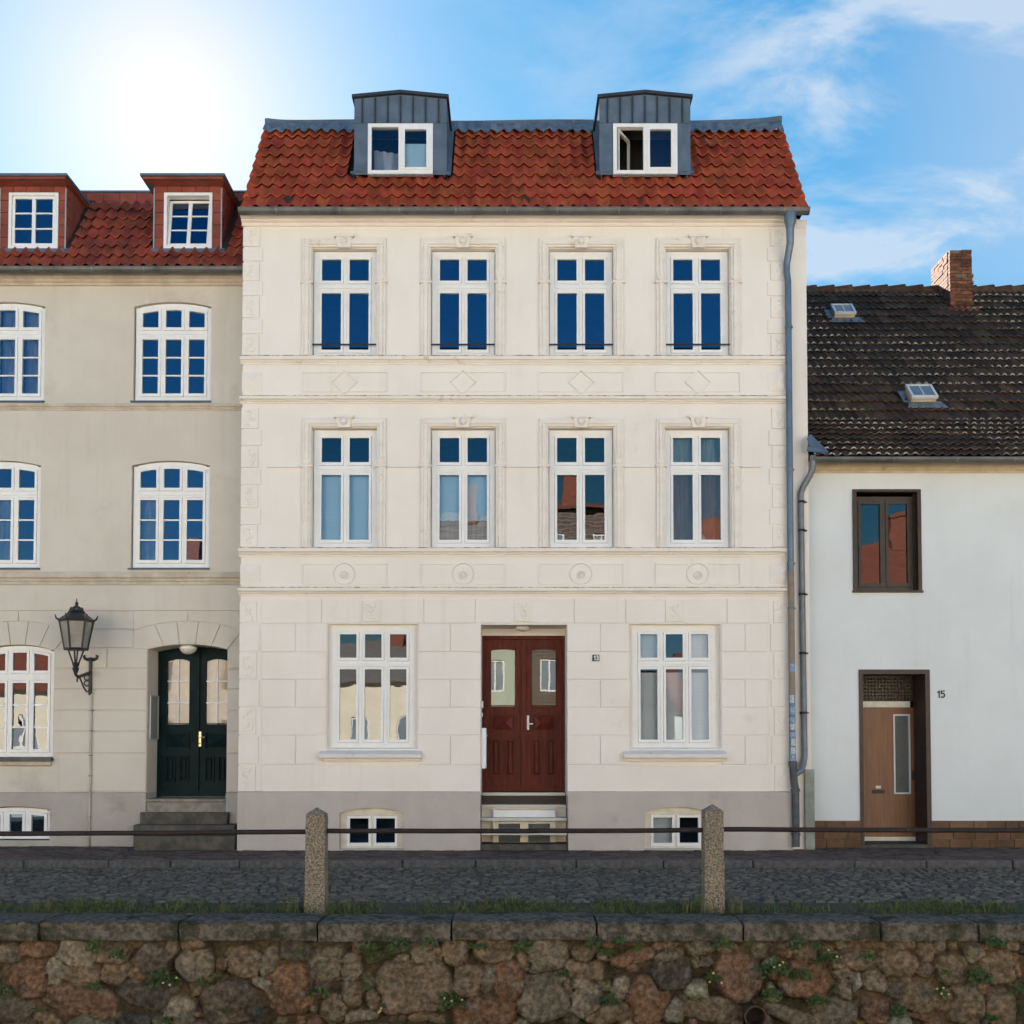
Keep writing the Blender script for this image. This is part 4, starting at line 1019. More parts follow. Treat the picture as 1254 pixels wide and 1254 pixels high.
# ================================================================== left house
random.seed(21)
YL = 17.6
A = thing('town_house', (-8.5, YL, 0), 'beige rendered town house with arched white windows, dark green door and red dormers', 'house')
XL0, XL1 = -13.0, X0c+.0
def RL(*a): return RC(*a, YL)
zTl = PZ(338, YL)
LW2 = [RL(-41.5, 54.8, 369.5, 492.5), RL(163.5, 258.5, 369.5, 492.5)]
LW1 = [RL(-46, 49.5, 564, 697), RL(160.5, 256.5, 564, 697)]
LG = RL(-23, 65.8, 789.5, 929)
LC = RL(-26, 62, 987.5, 1029)
LD = RL(180, 277.6, 789, 1040)
zPl_ = PZ(971, YL)
hl = [(*h, .085, .13) for h in LW2+LW1]+[(*LG, .10, .13)]
hl.append((LD[0], LD[1], -1, LD[3], .085, .52))
b = MB(); wall_sheet(b, XL0, XL1, zPl_, zTl, YL, hl); b.build('wall', M['greige'], A)
b = MB(); wall_sheet(b, XL0, XL1, -.25, zPl_, YL-.035, [(*LC, .055, .14), (LD[0], LD[1], -1, zPl_+1, 0, .55)])
b.quad((XL0,YL-.035,zPl_),(LD[0],YL-.035,zPl_),(LD[0],YL+.01,zPl_+.015),(XL0,YL+.01,zPl_+.015)); b.quad((LD[1],YL-.035,zPl_),(XL1,YL-.035,zPl_),(XL1,YL+.01,zPl_+.015),(LD[1],YL+.01,zPl_+.015))
b.build('plinth', M['greige_pl'], A)
# repaired grey render at the door jamb
b = MB(); pts = [(LD[0]-.0, 0)]
shell(A, XL0, XL1-.005, YL+.53, YL+6.5, zTl, 'greige', [PZ(520, YL)-.1, PZ(735, YL)-.1, .6], front_gap=.05)
for ya, yb, d in ((335.5, 350.5, .14), (494.5, 503, .06), (700, 716, .09)):
    b = MB(); molding(b, XL0, XL1-.004, YL, PZ(yb, YL), PZ(ya, YL), d); b.build('string_course' if d < .12 else 'cornice', M['greige_trim'], A)
# incised ashlar lines: shallow proud blocks with arched voussoirs over the openings
b = MB(); yrow = [748.4, 771, 793.5, 818.7, 843.7, 870, 895.8, 922.5]
zr_ = [PZ(y, YL) for y in yrow]+[zPl_+.02]
tg = .014
def block(x0, x1, z0, z1): b.cham(x0+tg/2, x1-tg/2, YL-.022, YL+.002, z0+tg/2, z1-tg/2, .008)
gx0, gx1 = LG[0], LG[1]; dx0, dx1 = LD[0], LD[1]
V = [(gx0-.12, gx1+.12), (dx0-.13, dx1+.13)]
for i in range(2, len(zr_)-1):
    z1, z0 = zr_[i], zr_[i+1]
    jx = PX(112, YL, 880)
    if z0 < LG[2]: block(XL0, dx0, z0, z1) if z1 < LG[2] else (block(XL0, gx0-.10, z0, z1), block(gx1+.10, dx0, z0, z1))
    else: block(XL0, gx0, z0, z1); block(gx1, jx+.25 if i == 2 else dx0, z0, z1) ; 
    if i == 2: block(jx+.25, dx0, z0, z1)
    block(dx1, XL1-.01, z0, z1)
block(XL0, XL1-.01, zr_[0], PZ(716, YL)-.002)
# two rows above, cut round the voussoir arches
def out_arc(x0, x1, zc, ri): return arc_fn(x0, x1, zc, ri)
arches = []
for (x0, x1, z0, z1), ri, e in ((LG, .10, .26), (LD, .085, .24)):
    zc = PZ(761.5, YL); arches.append((x0-e, x1+e, zc, .16, x0, x1, z1, ri))
zr0, zr1, zr2 = zr_[0], zr_[1], zr_[2]
a1 = arches[0]; a2 = arches[1]
for (x0, x1) in ((XL0, a1[0]), (a1[1], a2[0]), (a2[1], XL1-.01)):
    if x1-x0 > .05: block(x0-tg/2+.001, x1+tg/2-.001, zr1, zr0); block(x0, x1, zr2, zr1)
for ax0, ax1, zc, ri, x0, x1, z1, ri2 in arches:
    fo = arc_fn(ax0, ax1, zc, ri); fi = arc_fn(x0, x1, z1, ri2)
    for s0, s1 in ((ax0, (ax0+ax1)/2), ((ax0+ax1)/2, ax1)):
        b.strip(s0+(.001 if s0 == ax0 else tg/2), s1-(.001 if s1 == ax1 else tg/2), lambda x: fo(x)+tg, lambda x: zr0-tg/2, YL-.022, YL+.002, 10)
    n = 5
    for k in range(n):
        t0, t1 = k/n, (k+1)/n; pts = []
        for j in range(5):
            t = t0+(t1-t0)*j/4; x = x0+(x1-x0)*t; pts.append((x, fi(x)+.005, t))
        up = []
        for j in range(5):
            t = t1+(t0-t1)*j/4; x = ax0+(ax1-ax0)*t; up.append((x, fo(x)-tg*.2))
        g_ = .006
        pp = [(p_[0]+(g_ if i_ == 0 else -g_ if i_ == 4 else 0), p_[1]) for i_, p_ in enumerate(pts)]+[(p_[0]+(-g_ if i_ == 0 else g_ if i_ == 4 else 0), p_[1]) for i_, p_ in enumerate(up)]
        b.ext(pp, YL-.022, YL+.002)
b.build('ashlar_facing', M['greige'], A)
for k, h in enumerate(LW2+LW1):
    x0, x1, z0, z1 = h; up2 = k < 2
    bl = []
    if k == 0: bl = [('curtain', [('l',0),('l',1),('l',2),('u',0),('u',1),('u',2)], 0, 1)]
    if k == 2: bl = [('curtain', [('l',0),('l',1)], 0, 1)]
    if k == 3: bl = [('curtain', [('l',0)], 0, 1)]
    window(A, x0+.02, x1-.01, z0+.035, z1-.012, YL+.055, 3, PZ(407.5 if up2 else 604.5, YL), rise=.08, fo=.07, wm=.035, ht=.105, ws=.045, bars=2, gm='glass', blinds=bl)
    b = MB(); b.extx([(YL+.06, z0), (YL-.05, z0-.012), (YL-.055, z0+.012), (YL+.06, z0+.034)][::-1], x0-.03, x1+.01); b.build('window_sill', M['zinc'], A)
x0, x1, z0, z1 = LG
window(A, x0+.02, x1-.01, z0+.03, z1-.012, YL+.06, 3, PZ(829, YL), rise=.09, fo=.07, wm=.035, ht=.105, ws=.045, bars=2, gm='glass_wavy')
b = MB(); b.extx([(YL+.06, z0-.03), (YL-.09, z0-.045), (YL-.10, z0-.0), (YL+.06, z0+.03)][::-1], x0-.03, x1+.01); b.build('window_sill', M['gutter'], A)
b = MB(); b.extx([(YL+.002, z0-.13), (YL-.05, z0-.11), (YL-.065, z0-.05), (YL+.002, z0-.046)][::-1], x0-.01, x1-.01); b.build('sill_molding', M['greige_trim'], A)
x0, x1, z0, z1 = LC
window(A, x0+.02, x1-.01, z0+.02, z1-.02, YL+.04, 3, None, rise=.05, fo=.06, wm=.05, ws=.05, fm='frame', gm='glass')
# green double door
x0, x1 = dx0, dx1; Yd = YL+.50
zc = P(230, 795, Yd).z; z0 = PZ(976.5, Yd, 235)
tp = arc_fn(x0, x1, PZ(786.5, YL), .085)
b = MB(); t = .05
b.box(x0+.003, x0+t, Yd, Yd+.08, z0, tp(x0+t)-.005); b.box(x1-t, x1-.003, Yd, Yd+.08, z0, tp(x1-t)-.005)
b.strip(x0+t, x1-t, lambda x: tp(x)-.09, lambda x: tp(x)-.003, Yd, Yd+.08, 12); b.build('door_frame', M['door_green'], A)
xm = PX(242, Yd, 880)
gz = (PZ(887, Yd), PZ(807, Yd)); md = (PZ(918, Yd), PZ(896, Yd))
tl = lambda x: tp(x)-.092
g_l = (PX(204.5, Yd, 850), PX(231.5, Yd, 850)); wl = g_l[1]-g_l[0]
g_r = (PX(252, Yd, 850), PX(252, Yd, 850)+wl)
x1d = x1-.05
l1 = door_leaf(A, x0+.052, xm-.01, z0+.02, tp(x0+.3), Yd+.015, 'door_green', 'glass_lobby', g_l, gz, md, rise=.04, bars=True, top_rise=tl)
l2 = door_leaf(A, xm+.01, x1d, z0+.02, tp(x0+.3), Yd+.015, 'door_green', 'glass_lobby', (g_r[0], min(g_r[1], x1d-.05)), gz, md, rise=.04, bars=True, top_rise=tl)
b = MB(); b.box(xm-.03, xm+.03, Yd-.02, Yd+.03, z0+.02, tl(xm)); b.build('meeting_stile', M['door_green'], l1)
b = MB(); hx = PX(245, Yd, 905); hz = PZ(905, Yd); b.cham(hx-.026, hx+.026, Yd-.018, Yd+.02, hz-.13, hz+.13, .005); b.tube([(hx, Yd-.01, hz+.03), (hx, Yd-.07, hz+.03), (hx+.10, Yd-.07, hz+.03)], .012, 6); b.lathe([(.014, hz-.09), (.02, hz-.08), (.014, hz-.06)], hx, Yd-.02, 8); b.build('handle', M['brass'], l2)
b = MB(); b.box(x0+.005, x1-.005, Yd+.12, Yd+.14, z0, tp(xm)); b.build('hallway', mat('sandy_hall', (.70,.54,.33), (.55,.40,.24), 2, .9), A)
# steps
st = [(163, 287.5, 1024, 16.95, 0), (163, 287.5, 1010.5, 17.2, 1), (171, 278.5, 995, 17.45, 2)]
for xa, xb, yy, y0, i in st:
    z = P(230, yy, y0).z; a, c = PX(xa, y0, 1020), PX(xb, y0, 1020); c = min(c, X0c-.03 if y0 > 16.9 else c)
    b = MB(); b.cham(a, c, y0, YL+.0 if i < 2 else YL-.002, -.1 if i == 0 else P(230, st[i-1][2], st[i-1][3]).z-.05, z, .015); b.build('step', M['stepstone'], A)
b = MB(); b.cham(dx0+.003, dx1-.003, YL-.02, Yd+.10, .3, z0-.045, .01); b.cham(dx0+.003, dx1-.003, YL-.05, Yd+.12, z0-.044, z0+.002, .01); b.build('threshold', mat('pale_threshold', (.30,.27,.22), (.2,.18,.15), 7, .85), A)
# conduit below the lantern
jx = PX(112, YL, 940)
b = MB(); b.tube([(jx, YL-.045, PZ(850, YL)), (jx, YL-.045, PZ(968, YL)), (jx, YL-.06, PZ(974, YL)), (jx, YL-.06, -.02)], .018, 8); cd = b.build('cable_conduit', M['greige_trim'], A, smooth=True)
b = MB()
for yy in (870, 895, 925, 950, 1000): z = PZ(yy, YL); b.box(jx-.024, jx+.024, YL-.07, YL, z-.008, z+.008)
b.build('conduit_clip', M['pipe_grey'], cd)
# roof
pit = R(55); Yel = YL-.28; zel = PZ(329, Yel); Ll = 2.30
cpl, spl = math.cos(pit), math.sin(pit)
Yfd = YL+.02
dl = [(PX(0, Yfd, 260), PX(82, Yfd, 260)), (PX(188.5, Yfd, 260), PX(272.5, Yfd, 260))]
zf0 = PZ(306, Yfd, 100); zft = PZ(213.5, Yfd-.27, 100)
T = MB(); xr_ = X0c-.02
tile_roof(T, XL0, xr_, Yel, zel, pit, Ll-.22, .190, .30, .058, lift=.052, th=.006, skip=lambda x, y, z: any(a-.02 < x < c+.05 for a, c in dl) and z > zf0-.05)
rl = T.build('roof', M['tile_red_old'], A, smooth=True, angle=60)
Yrl, zrl = Yel+Ll*cpl, zel+Ll*spl
b = MB(); b.add([(XL0,Yel+.02,zel-.03),(xr_,Yel+.02,zel-.03),(xr_,Yrl,zrl-.06),(XL0,Yrl,zrl-.06),(xr_,YL+6.5,zrl-.3),(XL0,YL+6.5,zrl-.3)], [(0,1,2,3),(3,2,4,5)])
b.build('roof_deck', M['under'], rl)
b = MB(); sA = Ll-.26
for X in np.arange(XL0, xr_, .30):
    b.cham(X+.003, min(X+.297, xr_), Yrl-.13, Yrl-.08, zrl-.20, zrl+.03, .004)
b.build('ridge_cladding', M['shingle'], rl)
b = MB(); b.box(XL0, xr_, Yrl-.15, Yrl+.3, zrl+.031, zrl+.065); b.build('ridge_capping', M['zinc'], rl)
gutter(A, XL0, xr_, YL-.42, PZ(326, YL-.42, 100), .075)
for i, (a, c) in enumerate(dl):
    Yb = Yrl+.6
    px0, px1 = (11, 71.5) if i == 0 else (201, 260)
    wx0, wx1, wz0, wz1 = RC(px0, px1, 236.5, 305, Yfd-.02)
    zt = PZ(229.5, Yfd, 100)-.02
    b = MB()
    # shingled front either side of and above the window, built course by course
    zz = np.linspace(zf0, zt, 6)
    for k in range(5):
        for u, v in ((a, wx0), (wx1, c)):
            if v-u > .02: b.cham(u+.002, v-.002, Yfd-.016, Yfd+.01, zz[k]+.004, zz[k+1]-.004, .004)
    xs = np.linspace(a, c, 6)
    for k in range(5): b.cham(xs[k]+.003, xs[k+1]-.003, Yfd-.02, Yfd+.01, wz1+.0, zt+.03, .004)
    b.quad((a,Yfd,zf0-.02),(c,Yfd,zf0-.02),(c,Yfd,wz0+.02),(a,Yfd,wz0+.02))
    # side cheeks clad in slanting shingles
    for X, sg in ((a, -1), (c, 1)):
        b.quad((X,Yfd,zf0-.1),(X,Yfd,zft),(X,Yb,zft),(X,Yb,zf0-.1))
        for k in range(8):
            for j in range(5):
                y0_, y1_ = Yfd+.02+j*.22+(k%2)*.1, Yfd+.02+j*.22+.21+(k%2)*.1; z0_, z1_ = zf0-.1+k*.17-.0, zf0-.1+(k+1)*.17-.006
                z0_ += j*.0; 
                if z1_ > zft-.05: continue
                b.box(min(X,X+sg*.012), max(X,X+sg*.012), y0_, y1_, z0_, z1_)
    d = b.build('dormer', M['shingle'], A)
    # boxed eaves of the dormer
    b = MB(); e = .12
    xs = np.linspace(a-e, c+e*.6, 7)
    for k in range(6): b.cham(xs[k]+.003, xs[k+1]-.003, Yfd-.24, Yfd-.20, zt+.04, zft-.02, .003)
    b.add([(a-e,Yfd-.20,zt+.05),(c+e*.6,Yfd-.20,zt+.05),(c,Yfd-.01,zt+.02),(a,Yfd-.01,zt+.02)], [(0,3,2,1)])
    b.add([(c+e*.6,Yfd-.2,zt+.05),(c+e*.6,Yb,zt+.05),(c+e*.6,Yb,zft-.02),(c+e*.6,Yfd-.2,zft-.02)], [(0,1,2,3)])
    b.add([(c,Yfd-.01,zt+.03),(c,Yb,zt+.03),(c+e*.6,Yb,zt+.05),(c+e*.6,Yfd-.2,zt+.05)], [(0,1,2,3)])
    b.build('dormer_eaves', M['shingle'], d)
    b = MB(); b.box(a-e-.03, c+e*.6+.03, Yfd-.27, Yb, zft-.019, zft+.022); b.build('dormer_roof', M['zinc'], d)
    b = MB()
    for X in (a-.0, c-.022): b.box(X, X+.022, Yfd-.030, Yfd-.017, zf0, zt-.01)
    b.build('corner_strip', M['alu'], d)
    b = MB(); b.box(a-.05, c+.06, Yfd-.07, Yfd+.02, zf0-.07, zf0-.005); b.build('flashing', M['zinc'], d)
    # valley strip beside the cheek
    b = MB(); q = lambda x, s, o_: (x, Yel+s*cpl-o_*spl, zel+s*spl+o_*cpl); s1 = (zf0-zel)/spl
    b.quad(q(c,s1-.1,.06), q(c+.14,s1-.1,.06), q(c+.14,Ll-.2,.06), q(c,Ll-.2,.06)); b.build('valley', M['under'], d)
    Yw = Yfd-.04; fo = .05
    b = MB(); b.box(wx0,wx0+fo,Yw,Yw+.14,wz0,wz1); b.box(wx1-fo,wx1,Yw,Yw+.14,wz0,wz1); b.box(wx0+fo,wx1-fo,Yw,Yw+.14,wz0,wz0+fo); b.box(wx0+fo,wx1-fo,Yw,Yw+.14,wz1-fo,wz1)
    wf = b.build('window', M['frame'], d)
    tilt = 0 if i == 0 else R(9)      # the right-hand casement is tipped open at the top
    sx0, sx1, sz0, sz1 = wx0+fo+.004, wx1-fo-.004, wz0+fo+.004, wz1-fo-.004
    s = MB(); e = .045; y0_, y1_ = Yw+.02, Yw+.06; xc = (sx0+sx1)/2
    s.box(sx0,sx0+e,y0_,y1_,sz0,sz1); s.box(sx1-e,sx1,y0_,y1_,sz0,sz1); s.box(sx0+e,sx1-e,y0_,y1_,sz0,sz0+e); s.box(sx0+e,sx1-e,y0_,y1_,sz1-e,sz1)
    s.box(xc-.03,xc+.03,y0_,y1_,sz0+e,sz1-e)
    for f_ in (.35, .66): z = sz0+(sz1-sz0)*f_; s.box(sx0+e,xc-.03,y0_+.01,y1_-.01,z-.012,z+.012); s.box(xc+.03,sx1-e,y0_+.01,y1_-.01,z-.012,z+.012)
    g = MB(); g.quad((sx0+e-.01,Yw+.045,sz0+e-.01),(sx1-e+.01,Yw+.045,sz0+e-.01),(sx1-e+.01,Yw+.045,sz1-e+.01),(sx0+e-.01,Yw+.045,sz1-e+.01))
    if tilt:
        for mb_ in (s, g): mb_.v = [(x, Yw+.04+(y-Yw-.04)*math.cos(tilt)+(z-sz0)*math.sin(tilt), sz0+(z-sz0)*math.cos(tilt)) for x, y, z in mb_.v]
    s.build('sash', M['frame'], d); g.build('pane', M['glass'], d)
    b = MB(); b.box(a+.02, c-.02, Yfd+.9, Yfd+.92, zf0-.1, zft-.03); b.box(a+.02, a+.04, Yfd+.2, Yfd+.9, zf0-.1, zft-.03); b.box(c-.04, c-.02, Yfd+.2, Yfd+.9, zf0-.1, zft-.03); b.box(a+.02,c-.02,Yfd+.05,Yfd+.9,zft-.06,zft-.03)
    b.build('attic_room', M['room'], d)

# loose things on the left house
gx, gz_ = PX(230.5, YL+.2, 793), PZ(794, YL+.2)
o = thing('globe_lamp', (gx, YL+.2, gz_-.08), 'small round white opal lamp over the dark green door', 'lamp')
b = MB(); b.lathe([(.03, gz_-.10), (.085, gz_-.085), (.125, gz_-.045), (.135, gz_-.01)], gx, YL+.2, 18); b.build('globe', M['globe'], o, smooth=True, angle=40)
b = MB(); b.lathe([(.145, gz_-.01), (.145, gz_+.015), (.10, gz_+.05)], gx, YL+.2, 18); b.build('base', M['white'], o)
# board of name plates on the left jamb
zb0, zb1 = PZ(904, YL+.25, 185), PZ(853, YL+.25, 185)
o = thing('name_board', (dx0, YL+.25, zb0), 'framed grey board of name plates on the left jamb beside the dark green door', 'sign board')
b = MB(); b.box(dx0+.004, dx0+.018, YL+.10, YL+.46, zb0, zb1); b.build('board', M['paper'], o)
b = MB(); e = .02
b.box(dx0+.004, dx0+.032, YL+.075, YL+.099, zb0-.02, zb1+.02); b.box(dx0+.004, dx0+.032, YL+.461, YL+.485, zb0-.02, zb1+.02); b.box(dx0+.004, dx0+.032, YL+.0995, YL+.4605, zb0-.02, zb0-.001); b.box(dx0+.004, dx0+.032, YL+.0995, YL+.4605, zb1+.001, zb1+.02)
b.build('board_frame', M['alu'], o)
# wall lantern
lY = YL-.60; lx = PX(93.3, lY, 780)
lz = lambda y: PZ(y, lY, 93)
LN = thing('wall_lantern', (lx, lY, lz(851)), 'black six-sided old street lantern on a wrought iron wall bracket of the beige house', 'street lamp')
Rt, Rb = .275, .172; n = 6; rot = R(22)
zt_, zb_ = lz(760.5), lz(795)
hexp = lambda r, z: [Vector((lx+r*math.cos(rot+k*math.pi/3), lY+r*math.sin(rot+k*math.pi/3), z)) for k in range(6)]
b = MB(); T_, B_ = hexp(Rt*.93, zt_), hexp(Rb, zb_)
for k in range(6): b.tube([B_[k], T_[k]], .017, 6)
for k in range(6): b.tube([T_[k], T_[(k+1)%6]], .020, 6); b.tube([B_[k], B_[(k+1)%6]], .022, 6)
b.add([tuple(p_) for p_ in hexp(Rb, zb_-.02)], [(5,4,3,2,1,0)])
b.build('lantern_frame', M['black'], LN)
b = MB()
for k in range(6): b.quad(tuple(B_[k]*.985+Vector((lx,lY,zb_))*.015), tuple(B_[(k+1)%6]*.985+Vector((lx,lY,zb_))*.015), tuple(T_[(k+1)%6]*.985+Vector((lx,lY,zt_))*.015), tuple(T_[k]*.985+Vector((lx,lY,zt_))*.015))
b.build('lantern_glass', M['lampglass'], LN)
b = MB()
b.lathe([(Rt*1.0, zt_-.01), (Rt*1.04, zt_+.015), (Rt*.62, zt_+.10), (Rt*.42, zt_+.155), (Rt*.36, zt_+.22)], lx, lY, 6, rot)
b.lathe([(.10, lz(749.5)-.02), (.135, lz(749.5)+.005), (.10, lz(749.5)+.02), (.085, lz(746)), (.05, lz(743)), (.02, lz(741)), (.028, lz(738.5)), (.012, lz(737)), (.004, lz(732.5))], lx, lY, 12)
b.lathe([(Rt*.36, zt_+.2), (.10, lz(749.5)+.0)], lx, lY, 10)
for k in range(6):
    p_ = hexp(Rt*1.03, zt_+.01)[k]; dirv = (p_-Vector((lx, lY, p_.z))).normalized()
    b.tube([p_-dirv*.02, p_+dirv*.02+Vector((0,0,.03)), p_+dirv*.035+Vector((0,0,.085))], [.018, .016, .008], 6)
b.build('lantern_roof', M['black'], LN)
b = MB()
zj = lz(818); bx = PX(111, YL-.03, 820)
for k in range(4): q_ = k*math.pi/2+.6; b.tube([(lx+.12*math.cos(q_), lY+.12*math.sin(q_), zb_-.01), (lx+.045*math.cos(q_), lY+.045*math.sin(q_), lz(812))], .014, 6)
b.lathe([(.02, lz(826)), (.03, lz(824)), (.055, lz(819)), (.04, lz(817)), (.06, lz(813)), (.05, lz(811))], lx, lY, 10)
b.tube([(lx, lY, lz(820)), (lx, lY, lz(826)), (lx+.02, lY+.05, lz(829)), (bx-.0, YL-.06, PZ(823.5, YL-.06))], .026, 8)
b.tube([(bx, YL-.035, PZ(806, YL)), (bx, YL-.035, PZ(851, YL))], .030, 8)
for sg in (-1, 1): b.tube([(bx, YL-.035, PZ(807, YL)), (bx+sg*.05, YL-.035, PZ(808, YL)), (bx+sg*.10, YL-.035, PZ(806.5, YL)), (bx+sg*.115, YL-.035, PZ(803.5, YL)), (bx+sg*.09, YL-.035, PZ(803, YL))], [.03,.028,.024,.022,.016], 8)
b.lathe([(.02, PZ(851.5, YL)), (.035, PZ(850, YL)), (.02, PZ(848, YL))], bx, YL-.035, 8)
# scrolls under the arm
def onarm(t): return Vector((lx+(bx-lx)*t, lY+(YL-.06-lY)*t, lz(829)+(PZ(824, YL)-lz(829))*t))
pts = [onarm(.12)+Vector((0,0,-.09)), onarm(.10)+Vector((0,0,-.045)), onarm(.18)+Vector((0,0,-.02)), onarm(.32)+Vector((0,0,-.05)), onarm(.55)+Vector((0,0,-.20)), onarm(.75)+Vector((0,0,-.29)), onarm(.92)+Vector((0,0,-.31)), Vector((bx, YL-.05, PZ(842, YL)))]
b.tube(pts, .014, 6)
for zz in (830, 837): b.tube([Vector((bx-.05, YL-.06, PZ(zz, YL)))+Vector((.045*math.cos(q_*.7), 0, .045*math.sin(q_*.7))) for q_ in range(10)], .012, 6)
b.build('wall_bracket', M['black'], LN)

# ================================================================== right house
random.seed(5)
YH = 17.38
B = thing('cottage', (9, YH, 0), 'low white rendered house with dark mossy tile roof, brick chimney and tan door', 'house')
XH0, XH1 = PX(987.5, YH, 800), 15.0
zTh = PZ(572, YH, 1100)
RW = RC(1044.6, 1127.4, 599.5, 724, YH); RD = RC(1053.5, 1138.5, 820, 1040, YH)
zPh = PZ(1005, YH, 1100)
b = MB(); wall_sheet(b, XH0, XH1, zPh, zTh, YH, [(*RW, 0, .17), (RD[0], RD[1], -1, RD[3], 0, .55)]); b.build('wall', M['white_wall'], B)
b = MB(); wall_sheet(b, XH0, XH1, -.25, zPh, YH-.0, [(RD[0], RD[1], -1, zPh+1, 0, .55)]); b.build('plinth', M['mortar'], B)
b = MB(); BR = [MB(), MB()]; z = -.02; r = 0; hz = (zPh+.0+.02)/3
while r < 3:
    for u0, u1 in ((XH0+.02, RD[0]), (RD[1], XH1)):
        x = u0-random.uniform(0, .2) if u0 < RD[0] else u0
        while x < u1-.03:
            dx = random.choice((.30, .36, .40, .22)); a, c = max(x, u0)+.004, min(x+dx, u1)-.004
            if c-a > .02: BR[u0 > 5.5].cham(a, c, YH-.022, YH-.002, z+.005, z+hz-.005, .004)
            x += dx
    z += hz; r += 1
[m_.build('plinth_tile', M['brickpl'], B) for m_ in BR]
shell(B, XH0+.3, XH1, YH+.58, 29.0, zTh, 'white_wall', [PZ(760, YH)-.1], front_gap=.03)
b = MB(); molding(b, XH0+.03, XH1, YH, PZ(579.5, YH, 1100), PZ(566, YH, 1100), .12); b.build('eaves_board', M['yellow_trim'], B)
# upper window: dark brown surround and frame
x0, x1, z0, z1 = RW; t = .055
b = MB(); b.box(x0-.005, x0+t, YH-.03, YH+.10, z0, z1); b.box(x1-t, x1+.005, YH-.03, YH+.10, z0, z1); b.box(x0+t, x1-t, YH-.03, YH+.10, z1-t*.8, z1); b.box(x0-.02, x1+.02, YH-.05, YH+.10, z0-.025, z0+.005)
b.box(x0+t, x0+t+.02, YH+.10, YH+.17, z0, z1-t*.8); b.box(x1-t-.02, x1-t, YH+.10, YH+.17, z0, z1-t*.8)
b.build('window_surround', M['brown'], B)
window(B, x0+.05, x1-.05, z0+.01, z1-.09, YH+.13, 2, None, fo=.075, wm=.04, ws=.05, fm='brown', gm='glass_wavy')
# door
x0, x1, z0, z1 = RD
Yd = YH+.50; zd0 = PZ(1029, Yd, 1100); t = .065
b = MB(); b.box(x0-.01, x0+t*.7, YH-.03, YH+.50, zPh-.02 if 0 else zd0-.04, z1); b.box(x1-t, x1+.01, YH-.03, YH+.5, zd0-.04, z1); b.box(x0+t*.7, x1-t, YH-.03, YH+.08, z1-.075, z1); b.box(x0+t*.7, x1-t, YH+.081, YH+.5, z1-.07, z1-.02)
b.build('door_surround', M['brown'], B)
ztr0, ztr1 = PZ(859, Yd, 1090), PZ(830, Yd, 1090)
lattice = mat('amber_bottle_glass', (.07,.045,.016), (.022,.015,.008), 60, .25, 1.0, 40, spec=.7, bdist=.02)
b = MB(); b.box(x0+.05, x1-.07, Yd+.02, Yd+.04, ztr0, z1-.07)
for i in range(18):
    for j in range(7):
        xx = x0+.10+i*(x1-x0-.2)/17; zz = ztr0+.04+j*(z1-.11-ztr0)/7
        b.add([(xx-.025,Yd+.02,zz),(xx,Yd+.02,zz-.025),(xx+.025,Yd+.02,zz),(xx,Yd+.02,zz+.025),(xx,Yd+.0,zz)], [(0,1,4),(1,2,4),(2,3,4),(3,0,4)])
b.build('transom_light', lattice, B)
b = MB(); b.box(x0+.05, x1-.13, Yd-.02, Yd+.05, ztr0-.10, ztr0-.0); b.build('door_rail', M['frame_old'], B)
xr_d = PX(1123, Yd, 940); xl_d = x0+.055
ztd = ztr0-.105
DO = MB(); gx0, gx1 = PX(1095.5, Yd, 925), PX(1113.5, Yd, 925); gz0, gz1 = PZ(971, Yd, 1105), PZ(876, Yd, 1105)
DO.box(xl_d, gx0, Yd, Yd+.05, zd0+.06, ztd); DO.box(gx1, xr_d, Yd, Yd+.05, zd0+.06, ztd); DO.box(gx0, gx1, Yd, Yd+.05, zd0+.06, gz0); DO.box(gx0, gx1, Yd, Yd+.05, gz1, ztd)
do = DO.build('door', M['door_tan'], B)
b = MB(); t = .018
b.box(gx0-t, gx0+.008, Yd-.014, Yd+.03, gz0-t, gz1+t); b.box(gx1-.008, gx1+t, Yd-.014, Yd+.03, gz0-t, gz1+t); b.box(gx0+.008, gx1-.008, Yd-.014, Yd+.03, gz0-t, gz0+.008); b.box(gx0+.008, gx1-.008, Yd-.014, Yd+.03, gz1-.008, gz1+t)
b.build('glass_trim', M['velux'], do)
b = MB(); b.quad((gx0,Yd+.02,gz0),(gx1,Yd+.02,gz0),(gx1,Yd+.02,gz1),(gx0,Yd+.02,gz1)); b.build('pane', mat('pebbled_glass', (.14,.145,.13), (.07,.07,.06), 70, .25, 1.0, 45, spec=.7, bdist=.02), do)
b = MB(); lx0, lx1 = PX(1067.5, Yd, 970), PX(1083, Yd, 970); zz = PZ(969.5, Yd, 1075)
b.box(lx0, lx1, Yd-.012, Yd+.005, zz-.03, zz+.03); b.build('letter_slot', M['ink'], do)
b = MB(); b.box(lx0+.07, lx1-.06, Yd-.008, Yd+.004, zz+.055, zz+.10); b.build('name_plate', M['paper'] if 0 else M['frame_old'], do)
b = MB(); hx, hz_ = PX(1118, Yd, 950), PZ(949, Yd, 1118); b.box(hx-.018, hx+.018, Yd-.012, Yd+.004, hz_-.09, hz_+.07); b.tube([(hx, Yd, hz_+.02), (hx, Yd-.05, hz_+.02), (hx-.02, Yd-.055, hz_-.0)], .013, 6); b.build('handle', M['brown'], do)
b = MB(); b.box(xr_d, xr_d+.035, Yd-.015, Yd+.05, zd0+.0, ztd+.0); b.build('door_edge', M['alu'], B)
b = MB(); b.box(xr_d+.036, x1-t, Yd+.01, Yd+.05, zd0, ztr0-.1); b.build('side_panel', M['brown'], B)
